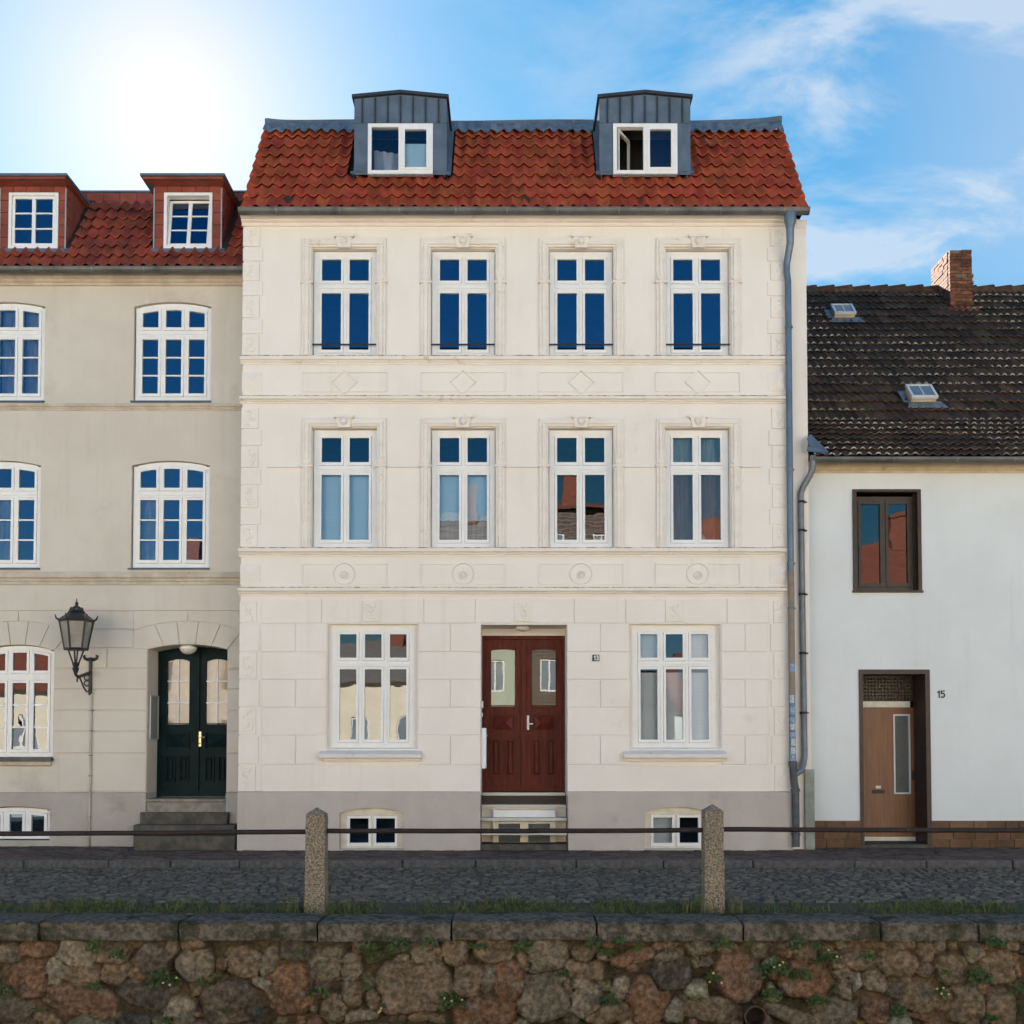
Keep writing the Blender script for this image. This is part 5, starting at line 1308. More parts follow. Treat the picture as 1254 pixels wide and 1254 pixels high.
b = MB(); b.box(xl_d+.01, xr_d-.0, Yd-.012, Yd+.04, zd0-.01, zd0+.058); b.build('kick_board', M['frame_old'], B)
b = MB(); b.cham(x0-.01, x1+.01, YH-.03, Yd+.1, -.1, zd0-.02, .012); b.build('threshold', M['stepstone'], B)
# roof with a flatter kick at the eaves
Yeh = YH-.40; zeh = PZ(560.5, Yeh, 1100); Xr0 = X1c+.62
p1, p2 = R(30), R(44.5); L1 = 2.45; gz_ = .335
Yk_, zk_ = Yeh+L1*math.cos(p1), zeh+L1*math.sin(p1)
# ridge found where the steep slope meets the photographed ridge line
dr = ray(1100, 357); tt = 0
L2 = 3.0
while True:
    y_, z_ = Yk_+L2*math.cos(p2), zk_+L2*math.sin(p2)
    if z_ >= HC+dr.z/dr.y*y_ or L2 > 9: break
    L2 += .02
Yq, zq = y_, z_
print('right ridge', round(Yq,2), round(zq,2), 'L2', round(L2,2))
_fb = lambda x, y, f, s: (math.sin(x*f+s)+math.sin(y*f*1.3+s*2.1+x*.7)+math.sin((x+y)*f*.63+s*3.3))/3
def nose_glint(x, s):  # strength of the sunlight painted on each tile edge
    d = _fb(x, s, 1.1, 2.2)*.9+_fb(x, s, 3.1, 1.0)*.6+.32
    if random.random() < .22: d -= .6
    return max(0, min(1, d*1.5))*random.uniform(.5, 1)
T = MB(); tile_roof(T, XH0+.03, 14.7, Yeh, zeh, p1, L1, .30, L1/7, .036, lift=.055, th=.01, waves=2, K=12, jit=.012, nose_glint=nose_glint)
n2 = round(L2/.36); tile_roof(T, XR-.0, 14.7, Yk_, zk_, p2, L2, .30, L2/n2, .036, lift=.055, th=.01, waves=2, K=12, jit=.012, nose_glint=nose_glint)
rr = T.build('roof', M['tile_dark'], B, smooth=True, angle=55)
b = MB(); b.add([(XH0+.05,Yeh+.03,zeh-.03),(14.68,Yeh+.03,zeh-.03),(14.68,Yk_,zk_-.03),(XH0+.05,Yk_,zk_-.03),(14.68,Yq,zq-.03),(XH0+.05,Yq,zq-.03),(14.68,Yq+6,zq-5.5),(XH0+.05,Yq+6,zq-5.5)], [(0,1,2,3),(3,2,4,5),(5,4,6,7)])
b.build('roof_deck', M['under'], rr)
b = MB(); x = XR
while x < 14.7:
    dz = random.uniform(-.012, .012); b.tube([(x, Yq, zq-.01+dz), (x+.42, Yq, zq+.025+dz)], .115, 10, True, .135); x += .40
b.build('ridge_tile', mat('brown_ridge_tile', (.12,.065,.04), (.06,.04,.028), 6, .85, .5, 40, island=.3), rr, smooth=True, angle=50)
gutter(B, XH0+.0, 14.7, Yeh-.09, PZ(559.5, Yeh-.09, 1100), .072)
# skylights
def on_roof(x, y):
    d = ray(x, y)
    for Y0_, z0_, pp in ((Yk_, zk_, p2), (Yeh, zeh, p1)):
        s = (HC+d.z/d.y*Y0_-z0_)/(math.sin(pp)-d.z/d.y*math.cos(pp))
        if s >= 0: break
    Yp = Y0_+s*math.cos(pp); return Vector((d.x/d.y*Yp, Yp, z0_+s*math.sin(pp))), pp
for cx_, cy_, wd, hp in ((1033.5, 388, 27, 12), (1130, 490, 33, 16)):
    c, pp = on_roof(cx_, cy_+hp*.45); S = Vector((0, math.cos(pp), math.sin(pp))); Nn = Vector((0, -math.sin(pp), math.cos(pp))); U = Vector((1,0,0))
    wv = wd*c.y/F; hgt = .44 if cy_ < 400 else .48
    lf = R(1.5); S2 = (S*math.cos(lf)+Nn*math.sin(lf)).normalized()
    fr = lambda u, s, n_: c+U*u+S2*s+Nn*n_
    base = .14
    def slab(mb, u0, u1, s0, s1, n0, n1): mb.add([tuple(fr(u,s,n_)) for n_ in (n0,n1) for u, s in ((u0,s0),(u1,s0),(u1,s1),(u0,s1))], [(0,3,2,1),(4,5,6,7),(0,1,5,4),(1,2,6,5),(2,3,7,6),(3,0,4,7)])
    b = MB(); e = .05; w2 = wv/2
    slab(b, -w2, -w2+e, 0, hgt, base, base+.06); slab(b, w2-e, w2, 0, hgt, base, base+.06); slab(b, -w2+e, w2-e, 0, e, base, base+.06); slab(b, -w2+e, w2-e, hgt-e, hgt, base, base+.06); slab(b, -.012, .012, e, hgt-e, base+.02, base+.055)
    k = b.build('skylight', M['velux'], rr, bevel=.01)
    b = MB(); b.add([tuple(fr(u, s, base+.04)) for u, s in ((-w2+.03,.03),(w2-.03,.03),(w2-.03,hgt-.03),(-w2+.03,hgt-.03))], [(0,1,2,3)]); b.build('pane', mat('skylight_glass', (.10,.14,.18), None, rough=.05, spec=1.0), k)
    b = MB(); slab(b, -w2+.02, w2-.02, .02, hgt-.02, -.02, base-.001); b.build('curb', M['yellow_trim'], k)
    b = MB(); f0 = lambda u, s: tuple(c+U*u+S*s+Nn*.075)
    b.add([f0(-w2-.10,-.22), f0(w2+.16,-.22), f0(w2+.08,.05), f0(-w2-.02,.05)], [(0,1,2,3)]); b.add([f0(-w2-.12,0), f0(-w2+.0,0), f0(-w2+.0,hgt), f0(-w2-.12,hgt)], [(0,1,2,3)]); b.build('flashing', M['lead'], k)
# chimney, brick by brick
c, pp = on_roof(1172, 378); Yc = c.y; cx0, cx1 = PX(1163, Yc, 340), PX(1190.5, Yc, 340); zc1 = PZ(304.5, Yc, 1170); zc0 = c.z-.3; dpth = 1.0
b = MB(); nb = int((zc1-zc0)/.077); nx = 3
mo = MB(); mo.box(cx0+.012, cx1-.012, Yc+.012, Yc+dpth-.012, zc0-.6, zc1-.03)
def vis(z): return True
for i in range(nb):
    z0_ = zc0+i*.077; of = (i % 2)*.125; ero = .01+.02*random.random()
    wtap = 0.035 if i < nb*.62 else 0
    x = cx0-of+.0
    while x < cx1+wtap:
        a, q_ = max(x, cx0)+.004, min(x+.25, cx1+wtap)-.004
        if q_-a > .03 and random.random() > .03: b.cham(a, q_, Yc-random.uniform(0, .018), Yc+.10, z0_+.004, z0_+.070, .006)
        x += .25
    y = Yc+.11-of*.5
    while y < Yc+dpth:
        a, q_ = max(y, Yc+.104)+.004, min(y+.25, Yc+dpth)-.004
        if q_-a > .03:
            b.box(cx0-random.uniform(0, .014), cx0+.08, a, q_, z0_+.004, z0_+.070); b.box(cx1+wtap-.08, cx1+wtap+random.uniform(0, .012), a, q_, z0_+.004, z0_+.070)
        y += .25
ch = b.build('chimney', M['brick'], rr)
mo.build('mortar_core', M['mortar'], ch)
b = MB(); b.cham(cx0-.03, cx1+.10, Yc-.10, Yc+.0, c.z-.16, c.z+.02, .02); b.build('chimney_flashing', mat('red_mortar', (.28,.08,.05), (.2,.06,.04), 8, .8), ch)
# corner flashing where the roof meets the tall house
q0 = P(986, 543, YH-.42); b = MB()
b.add([(q0.x+.02, Yeh-.05, zeh+.30), (q0.x+.12, Yeh+.10, zeh+.42), (q0.x+.38, Yeh+.02, zeh+.12), (q0.x+.05, Yeh-.08, zeh+.16)], [(3,2,1,0)]); b.add([(q0.x+.02, Yeh-.08, zeh+.16), (q0.x+.38, Yeh-.0, zeh+.12), (q0.x+.36, Yeh-.06, zeh+.05), (q0.x+.0, Yeh-.09, zeh+.08)], [(3,2,1,0)])
b.build('corner_flashing', M['zinc'], rr)
# downpipe of the right house
a = P(989, 562, YH-.32); bx = PX(981.5, YH-.30, 700)
p = lambda yy: PZ(yy, YH-.28)
b = MB(); b.tube([(a.x+.06, Yeh-.02, p(561)), (a.x+.05, Yeh-.02, p(577)), (a.x+.02, YH-.36, p(584)), (bx+.03, YH-.33, p(598)), (bx, YH-.30, p(604)), (bx, YH-.30, p(620)), (bx+.02, YH-.30, p(926)), (bx-.01, YH-.34, p(936)), (bx-.07, YF-.06, p(943)), (pxv+.03, YF-.11, p(948))], .050, 12)
d2 = b.build('downpipe', M['pipe_grey'], B, smooth=True, angle=60)
b = MB()
for yy in (615, 650, 728, 800, 873): z = p(yy); b.tube([(bx+.01, YH-.30, z-.018), (bx+.01, YH-.30, z+.018)], .060, 12); b.box(bx, bx+.10, YH-.30, YH-.0, z-.01, z+.01)
b.build('pipe_clamp', M['rust'], d2)
b = MB(); b.box(XH0-.13, XH0+.02, YF+.06, YH-.001, -.1, zPh+.85); b.box(XH0-.10, XH0+.0, YH-.12, YH-.002, zPh+.551, zTh-.25); b.build('corner_board', mat('lichened_board', (.33,.34,.29), (.24,.25,.20), 5, .85), B)
q_ = P(1152, 850, YH-.006); numerals(None, 'house_number', '15', q_.x, YH-.001, q_.z, .112, M['ink'], .008)
tag(bpy.data.objects['house_number'], 'small black number 15 fixed on the white wall right of the brown door', 'number sign')

# ================================================================== post and rail fence
random.seed(11)
YP = 10.97
FN = thing('railing', (0, YP, 0), 'iron rail running through two pointed granite posts at the edge of the cobbled street', 'railing')
def rpath(x0, x1, z0, z1, n=14):
    return [(x0+(x1-x0)*i/n, YP+.0, z0+(z1-z0)*i/n-.006*math.sin(math.pi*i/n)+random.uniform(-.002, .002)) for i in range(n+1)]
posts = []
for xa, xb, yt in ((372.5, 398.3, 988.5), (862.5, 887.8, 984.5)):
    a, c = PX(xa, YP-.1, 1060), PX(xb, YP-.1, 1060); zt = PZ(yt, YP); posts.append((a, c, zt))
    b = MB(); nz = 18; w2 = (c-a)/2; xm = (a+c)/2; nn = 6
    ring = [(-1,-1),(-.4,-1.0),(.4,-1.0),(1,-1),(1,-.4),(1,.4),(1,1),(.4,1),(-.4,1),(-1,1),(-1,.4),(-1,-.4)]
    base = len(b.v); k = len(ring)
    zs = [-.25+(zt-.07+.25)*i/nz for i in range(nz+1)]
    for z in zs:
        tp = 1.04-.07*(z+.25)/(zt+.25)
        for u, v in ring:
            cr = .93 if abs(u) == 1 and abs(v) == 1 else 1
            b.v.append((xm+w2*tp*u*cr+random.uniform(-.005,.005), YP+w2*tp*v*cr+random.uniform(-.005,.005), z))
    for i in range(nz):
        for j in range(k): b.f.append((i*k+j, i*k+(j+1)%k, (i+1)*k+(j+1)%k, (i+1)*k+j))
    b.v.append((xm, YP, zt)); ap = len(b.v)-1
    for j in range(k): b.f.append((nz*k+j, nz*k+(j+1)%k, ap))
    b.build('stone_post', M['granite'], FN)
zr = lambda y: PZ(y, YP)
for x0, x1, z0, z1 in ((-7.2, posts[0][0]+.04, zr(1021.5), zr(1018.5)), (posts[0][1]-.04, posts[1][0]+.04, zr(1017.5), zr(1016.5)), (posts[1][1]-.04, 7.2, zr(1015.5), zr(1016.5))):
    b = MB(); b.tube(rpath(x0, x1, z0, z1), .026, 10); b.build('rail', M['rust'], FN, smooth=True, angle=60)

# ================================================================== rubble retaining wall with cap stones
YW = 9.95
RWL = thing('retaining_wall', (0, YW, -2.6), 'fieldstone retaining wall with long grey cap stones along the bottom of the picture', 'wall')
def pw(x, y): q = P(x, y, YW-.02); return q.x, q.z
stones = []
def col(k): return {'r':(.190,.112,.075),'R':(.205,.115,.068),'g':(.180,.145,.105),'br':(.195,.140,.092),'br2':(.205,.14,.08),'d':(.125,.094,.068),'dk':(.088,.074,.058),'gr':(.245,.20,.15),'green':(.06,.07,.03),'lg':(.30,.27,.22)}[k]
LST = {0:[(20,235,45,35,'g'),(125,220,62,28,'r'),(268,240,75,45,'gr'),(405,243,58,42,'br'),(550,270,70,65,'d'),(100,325,72,68,'R'),(195,312,28,52,'gr'),(290,315,65,38,'br'),(420,310,55,45,'br'),(490,320,28,40,'br2'),(280,410,130,52,'r'),(50,445,75,45,'d'),(520,385,95,50,'dk'),(645,450,62,48,'gr'),(620,218,22,28,'g'),(700,205,45,20,'br'),(705,280,60,55,'g'),(800,280,24,28,'r'),(880,270,72,50,'br'),(985,270,32,50,'g'),(1075,225,58,33,'dk'),(830,420,90,80,'d'),(1050,365,85,85,'R'),(1200,280,68,65,'g'),(1215,440,50,50,'br'),(705,370,20,35,'br'),(150,482,60,20,'br'),(960,345,40,25,'gr')],
 420:[(55,215,25,25,'r'),(160,220,80,42,'green'),(290,232,42,50,'g'),(220,255,28,20,'g'),(345,245,15,35,'br'),(405,232,52,48,'br'),(555,225,75,42,'br'),(740,242,75,58,'g'),(890,228,58,32,'br'),(975,205,22,15,'r'),(1065,250,80,32,'r'),(1180,210,45,15,'br'),(1200,245,50,20,'g'),(20,285,45,50,'g'),(255,365,130,90,'br'),(90,340,25,30,'d'),(110,415,25,40,'br'),(30,390,40,50,'br'),(455,335,52,62,'br'),(525,330,28,55,'g'),(610,340,55,75,'R'),(735,395,105,90,'g'),(885,305,75,35,'br'),(890,400,55,65,'gr'),(825,360,18,25,'br'),(515,455,110,50,'R'),(300,478,70,20,'br'),(190,475,30,20,'d'),(60,475,60,20,'gr'),(1115,410,75,90,'R'),(1020,375,30,45,'gr'),(1200,320,70,55,'dk'),(1225,450,35,45,'gr'),(985,460,90,35,'br'),(660,265,20,30,'br')],
 834:[(80,218,50,30,'g'),(215,320,85,90,'r'),(110,445,120,40,'br'),(295,220,25,28,'g'),(385,228,30,28,'r'),(462,232,42,28,'br'),(460,340,85,68,'R'),(640,265,85,38,'br'),(600,310,40,25,'gr'),(400,465,85,30,'g'),(570,455,80,45,'g'),(720,340,40,40,'g'),(605,375,30,30,'g'),(650,345,25,30,'lg'),(805,280,65,45,'br'),(900,228,28,35,'br'),(902,298,32,28,'br'),(998,208,18,18,'br'),(950,210,22,22,'g'),(1000,298,55,55,'br'),(1085,228,38,36,'g'),(1140,210,18,18,'r'),(1215,210,35,20,'br'),(1175,295,58,55,'br'),(1245,290,15,45,'R'),(870,400,70,60,'br'),(725,450,48,45,'r'),(1055,430,60,70,'br'),(975,415,35,45,'br'),(1180,440,52,68,'br'),(830,208,35,18,'br'),(890,475,70,15,'R'),(790,370,30,30,'d'),(180,215,35,20,'br')]}
sc = 1254/420; mpp = YW/F
for xo, lst in LST.items():
    for zx, zy, rx, ry, k in lst:
        X, Z = pw(xo+zx/sc, 1090+zy/sc); stones.append((X, Z, rx/sc*mpp, ry/sc*mpp, *col(k)))
rng = np.random.default_rng(4)
ztopw = pw(627, 1154)[1]; zlow = -2.0
keys = ['r','R','g','br','d','dk','gr','br','br','g']
def free(X, Z, rx, rz):
    for s in stones:
        if ((X-s[0])/(s[2]+rx*.9))**2+((Z-s[1])/(s[3]+rz*.9))**2 < 1: return False
    return True
for it in range(6000):
    big = it < 2500
    rx = rng.uniform(.12, .30) if big else rng.uniform(.035, .10); rz = rx*rng.uniform(.6, 1.0)
    X, Z = rng.uniform(-7.5, 7.5), rng.uniform(zlow, ztopw-.03)
    if big and abs(X) < 5.0 and Z > -.93: continue
    if Z+rz > ztopw+.01: continue
    if free(X, Z, rx, rz): stones.append((X, Z, rx, rz, *[v*rng.uniform(.8, 1.15) for v in col(keys[rng.integers(len(keys))])]))
print('stones', len(stones))
S_ = np.array(stones)
nx, nz_ = 900, 118
xg = np.linspace(-7.2, 7.2, nx); zg = np.linspace(zlow+.15, ztopw+.01, nz_)
Xg, Zg = np.meshgrid(xg, zg)
def fbm(X, Z, f, seed, octs=4, g=.5):
    r = np.random.default_rng(seed); out = np.zeros_like(X); a = 1; tot = 0
    for o in range(octs):
        n_ = 64; G = r.uniform(-1, 1, (n_, n_)); u, v = X*f+17.3*o, Z*f+5.1*o
        i, j = np.floor(u).astype(int), np.floor(v).astype(int); fu, fv = u-i, v-j; fu = fu*fu*(3-2*fu); fv = fv*fv*(3-2*fv)
        g_ = lambda a_, b_: G[a_ % n_, b_ % n_]
        out += a*((g_(i,j)*(1-fu)+g_(i+1,j)*fu)*(1-fv)+(g_(i,j+1)*(1-fu)+g_(i+1,j+1)*fu)*fv); tot += a; a *= g; f *= 2
    return out/tot
Xw = Xg+.045*fbm(Xg, Zg, 6, 1); Zw = Zg+.045*fbm(Xg, Zg, 6, 2)
q1 = np.full(Xg.shape, 9.0); q2 = np.full(Xg.shape, 9.0); idx = np.zeros(Xg.shape, int)
for i, s in enumerate(S_):
    m_ = np.abs(xg-s[0]) < s[2]*2.2+.05
    if not m_.any(): continue
    sl = (slice(None), m_); th = rng.uniform(-.35, .35); dx, dz = Xw[sl]-s[0], Zw[sl]-s[1]
    dx, dz = dx*math.cos(th)+dz*math.sin(th), -dx*math.sin(th)+dz*math.cos(th)
    p_ = rng.uniform(2.2, 4.6); q = (np.abs(dx/s[2])**p_+np.abs(dz/s[3])**p_)**(1/p_)
    a = q1[sl]; better = q < a
    q2[sl] = np.where(better, a, np.minimum(q2[sl], q)); q1[sl] = np.where(better, q, a); idx[sl] = np.where(better, i, idx[sl])
edge = np.clip((1.09-q1)*4.2, 0, 1); edge = np.minimum(edge, np.clip((q2-q1)*4.5, 0, 1))
dome = np.sqrt(np.clip(1-(1-edge)**2, 0, 1))
size = np.minimum(S_[idx, 2], S_[idx, 3]); dep = (.042+.235*np.clip(size, .03, .3))*(.75+.5*np.random.default_rng(8).random(len(S_)))[idx]
tiltx = np.random.default_rng(9).uniform(-.12, .12, len(S_))[idx]; tiltz = np.random.default_rng(10).uniform(-.18, .10, len(S_))[idx]
h = dome*(dep+.035*fbm(Xg+idx*.37, Zg, 6, 3)+tiltx*(Xg-S_[idx,0])+tiltz*(Zg-S_[idx,1])+.02*(1-np.clip(q1,0,1)**2))+.012*fbm(Xg, Zg, 22, 4)*dome
mort = 1-np.clip(edge*3, 0, 1)
h += mort*(.018*fbm(Xg, Zg, 9, 5)+.008*fbm(Xg, Zg, 40, 6)); 
colr = S_[idx, 4:7]*(1+.28*fbm(Xg+idx, Zg, 7, 7)[..., None]); band = fbm(Xg*1.5+idx*.7, Zg*1.5, 4, 12)
colr = colr*(1+.25*band[..., None]*np.array([1, .6, .4])); 
mc = np.array([.21,.145,.085])*(1+.35*fbm(Xg, Zg, 8, 8)[..., None]); low = np.clip(fbm(Xg, Zg, 1.6, 13)*2.2+.35+(ztopw-.22-Zg)*1.2, 0, 1)[..., None]
mc = mc*(1-.72*low)+np.array([.052,.046,.022])*.72*low
spk = fbm(Xg, Zg, 38, 21, 3); colr = colr*np.array([1.32,1.30,1.22])*(1+.45*spk[..., None]); lich = np.clip((fbm(Xg+idx*1.3, Zg, 11, 22)-.28)*5, 0, 1)[..., None]*.55; colr = colr*(1-lich)+np.array([.27,.25,.20])*lich
mc = mc*.80
C_ = colr*(1-mort[..., None])+mc*mort[..., None]
V = np.stack([Xg, YW+.10-h, Zg], -1).reshape(-1, 3)
b = MB(); b.v = [tuple(p_) for p_ in V.tolist()]
ii = np.arange(nx*nz_).reshape(nz_, nx); b.f = np.stack([ii[:-1,:-1], ii[:-1,1:], ii[1:,1:], ii[1:,:-1]], -1).reshape(-1, 4).tolist()
b.c = np.concatenate([np.clip(C_, .01, .6).reshape(-1, 3), np.ones((nx*nz_, 1))], 1)
b.build('rubble_face', M['rubble'], RWL, smooth=True)
b = MB(); b.box(-40, 40, YW+.13, 10.24, -2.6, -.14); b.build('wall_core', M['joint'], RWL)
# drain pipe mouth
q = P(834+262/sc, 1090+452/sc, YW); b = MB(); o = len(b.v)
for k in range(20):
    a = 2*math.pi*k/20
    for r_, y_ in ((.105, -.10), (.105, -.12), (.088, -.12), (.085, .10)): b.v.append((q.x+r_*math.cos(a), YW+y_+.0, q.z+r_*math.sin(a)))
for k in range(20):
    m_ = (k+1) % 20
    for j in range(3): b.f.append((o+4*k+j, o+4*m_+j, o+4*m_+j+1, o+4*k+j+1))
b.f.append(tuple(o+4*k+3 for k in range(20)))
dpp = b.build('drain_pipe', mat('clay_pipe', (.09,.05,.032), (.06,.035,.025), 20, .7, .5, 40), RWL, smooth=True, angle=40)
b = MB(); b.tube([(q.x, YW+.02, q.z), (q.x, YW+.09, q.z)], .084, 16); b.build('pipe_throat', M['under'], dpp)
# cap stones
jo = [-1500, -1180, -930, -640, -480, -310, -130, 46, 217, 388, 552.5, 731, 911, 1080.5, 1200.5, 1390, 1600, 1800, 2050, 2300, 2700]
zt = PZ(1129.5, YW-.06); zb = PZ(1152.5, YW-.06)
for i in range(len(jo)-1):
    a, c = PX(jo[i], YW-.06, 1140)+.010, PX(jo[i+1], YW-.06, 1140)-.010
    if c < -8 or a > 8: continue
    nx_ = max(6, int((c-a)/.045)); prof = [(10.50, zt-.015, 0), (10.2, zt+.004, 1), (YW+.0, zt+.0, 1), (YW-.045, zt-.010, 1), (YW-.040, zt-.028, 1), (YW-.040, (zt+zb)/2+.02, 1), (YW-.042, (zt+zb)/2-.03, 1), (YW-.036, zb+.01, 1), (YW-.035, zb, 0), (YW+.30, zb, 0)]
    k = len(prof); b = MB(); dz = random.uniform(-.008, .008); dy = random.uniform(-.012, .012)
    for j in range(nx_+1):
        x = a+(c-a)*j/nx_; e = .012 if j in (0, nx_) else 0
        for yy, zz, r_ in prof: b.v.append((x+(random.uniform(-.004,.004) if 0 < j < nx_ else 0), yy+dy+e+random.uniform(-.016,.016)*r_, zz+dz-e*.7+random.uniform(-.006,.006)*r_))
    for j in range(nx_):
        for p_ in range(k): b.f.append((j*k+p_, j*k+(p_+1) % k, (j+1)*k+(p_+1) % k, (j+1)*k+p_))
    b.f.append(tuple(range(k))[::-1]); b.f.append(tuple(nx_*k+p_ for p_ in range(k)))
    b.build('cap_stone', M['cap'], RWL, smooth=True, angle=45)

# ================================================================== grass verge and weeds
def blade(mb, x, y, z, h, lean, ang, w):
    dx, dy = math.cos(ang), math.sin(ang); px_, py_ = -dy*w, dx*w
    m = (x+dx*lean*.35, y+dy*lean*.35, z+h*.6); t = (x+dx*lean, y+dy*lean, z+h)
    mb.add([(x-px_,y-py_,z),(x+px_,y+py_,z),(m[0]+px_*.8,m[1]+py_*.8,m[2]),(m[0]-px_*.8,m[1]-py_*.8,m[2]),t], [(0,1,2,3),(3,2,4)])
b = MB(); rr_ = random.Random(3)
fb = lambda x, f, s: math.sin(x*f+s)*.5+math.sin(x*f*2.3+s*1.7)*.3+math.sin(x*f*5.1+s*.6)*.2
cnt = 0
while cnt < 26000:
    x = rr_.uniform(-7.5, 7.5); y = rr_.uniform(10.46, 11.95)
    d = .74+.6*fb(x, 1.3, 1.0)+.55*fb(x, 4.0, 2.0)-.9*abs((y-11.05)/.75)**2.2+.15*fb(y, 7, x*2)
    if min(abs(x-(p_[0]+p_[1])/2) for p_ in posts) < .35 and y < 11.4: d += .5
    if rr_.random() > d: continue
    zz = zroad(y) if y > YN else -.045
    n_ = rr_.randint(2, 4)
    tall = rr_.random() < .045
    for _ in range(n_):
        hgt = rr_.uniform(.012, .042) if not tall else rr_.uniform(.05, .12)
        blade(b, x+rr_.gauss(0, .012), y+rr_.gauss(0, .012), zz, hgt, hgt*rr_.uniform(.2, .9), rr_.uniform(0, 6.28), rr_.uniform(.003, .007))
    cnt += n_
for p_ in posts:
    for _ in range(110):
        a = rr_.uniform(0, 6.28); r_ = rr_.uniform(.14, .30); hgt = rr_.uniform(.08, .24)
        blade(b, (p_[0]+p_[1])/2+r_*math.cos(a)*1.3, YP+r_*math.sin(a), -.05, hgt, hgt*.5, rr_.uniform(0, 6.28), .006)
tag(b.build('verge_grass', M['grass']), kind='stuff')
# weeds rooted in the joints of the wall
wp = [(0,350,200,.13,0),(0,600,330,.22,1),(0,740,350,.12,0),(0,430,230,.10,0),(0,350,350,.08,0),(0,130,450,.10,0),(0,15,370,.14,0),(0,1165,370,.14,0),(0,790,320,.10,0),
      (420,205,195,.14,0),(420,320,190,.10,0),(420,470,215,.10,0),(420,655,200,.12,0),(420,400,415,.16,1),(420,960,240,.17,0),(420,975,400,.13,0),(420,800,300,.09,0),(420,145,435,.07,1),(420,380,385,.10,0),(420,1010,180,.08,0),
      (834,115,330,.15,1),(834,345,290,.20,1),(834,540,245,.16,1),(834,255,205,.10,0),(834,420,190,.10,0),(834,1085,320,.17,0),(834,945,385,.16,1),(834,790,440,.12,0),(834,680,235,.08,0),(834,1120,200,.08,0),(834,1235,360,.13,0),(834,330,380,.14,0)]
rw_ = random.Random(5)
for _ in range(22): wp.append((0, rw_.uniform(10, 3740), rw_.choice((rw_.uniform(190, 240), rw_.uniform(240, 470))), rw_.uniform(.06, .14), 0))
for i, (xo, zx, zy, sz, fl) in enumerate(wp):
    q = P(xo+zx/sc, 1090+zy/sc, YW-.06); px_ = xo+zx/sc
    T_ = thing('wall_weed', (q.x, YW-.03, q.z), None, 'weed', 'weeds growing from the joints of the fieldstone wall')
    b = MB(); rr_ = random.Random(i+50); grassy = i % 3 == 2
    for k in range(int(70*sz/.13) if not grassy else int(34*sz/.13)):
        a = rr_.uniform(-.5, 3.64); L_ = sz*rr_.uniform(.2, 1.0)
        if grassy:
            d = Vector((math.cos(a), -rr_.uniform(.2, .7), math.sin(a)*.9+.1)).normalized(); L_ *= .9
            s = Vector((-d.z, 0, d.x)).normalized()*.006; o = Vector((q.x, YW-.02, q.z)); e = o+d*L_+Vector((0,0,-L_*.15)); m = o+d*L_*.55+Vector((0,0,.02))
            b.add([tuple(o-s),tuple(o+s),tuple(m+s),tuple(m-s),tuple(e)], [(0,1,2,3),(3,2,4)])
        else:
            o = Vector((q.x+math.cos(a)*L_*.75, YW-.04-rr_.uniform(0, .09), q.z+math.sin(a)*L_*.6-.02)); r_ = rr_.uniform(.008, .022)
            u = Vector((rr_.gauss(0,1), rr_.gauss(0,.6), rr_.gauss(0,1))).normalized(); v = u.cross(Vector((rr_.gauss(0,.4), -1, rr_.gauss(.6,.4)))).normalized()
            b.add([tuple(o-u*r_*1.5), tuple(o-v*r_*.7), tuple(o+u*r_*1.5), tuple(o+v*r_*.7)], [(0,1,2,3)])
    b.build('leaf', M['weed'], T_)['kind'] = 'stuff'
    if fl:
        b = MB()
        for k in range(rr_.randint(1, 4)):
            o = Vector((q.x+rr_.uniform(-sz, sz)*.7, YW-.14, q.z+rr_.uniform(-.2, .8)*sz*.7)); b.lathe([(.001, o.z-.012), (.011, o.z-.006), (.012, o.z+.004), (.001, o.z+.011)], o.x, o.y, 7)
        b.build('bud', M['bud'], T_)
        T_['label'] = 'wall weed'
WEEDS = [o for o in COL.objects if o.name.startswith('wall_weed')]
for o in WEEDS: o['label'] = 'small green weed sprouting from a joint of the fieldstone retaining wall'

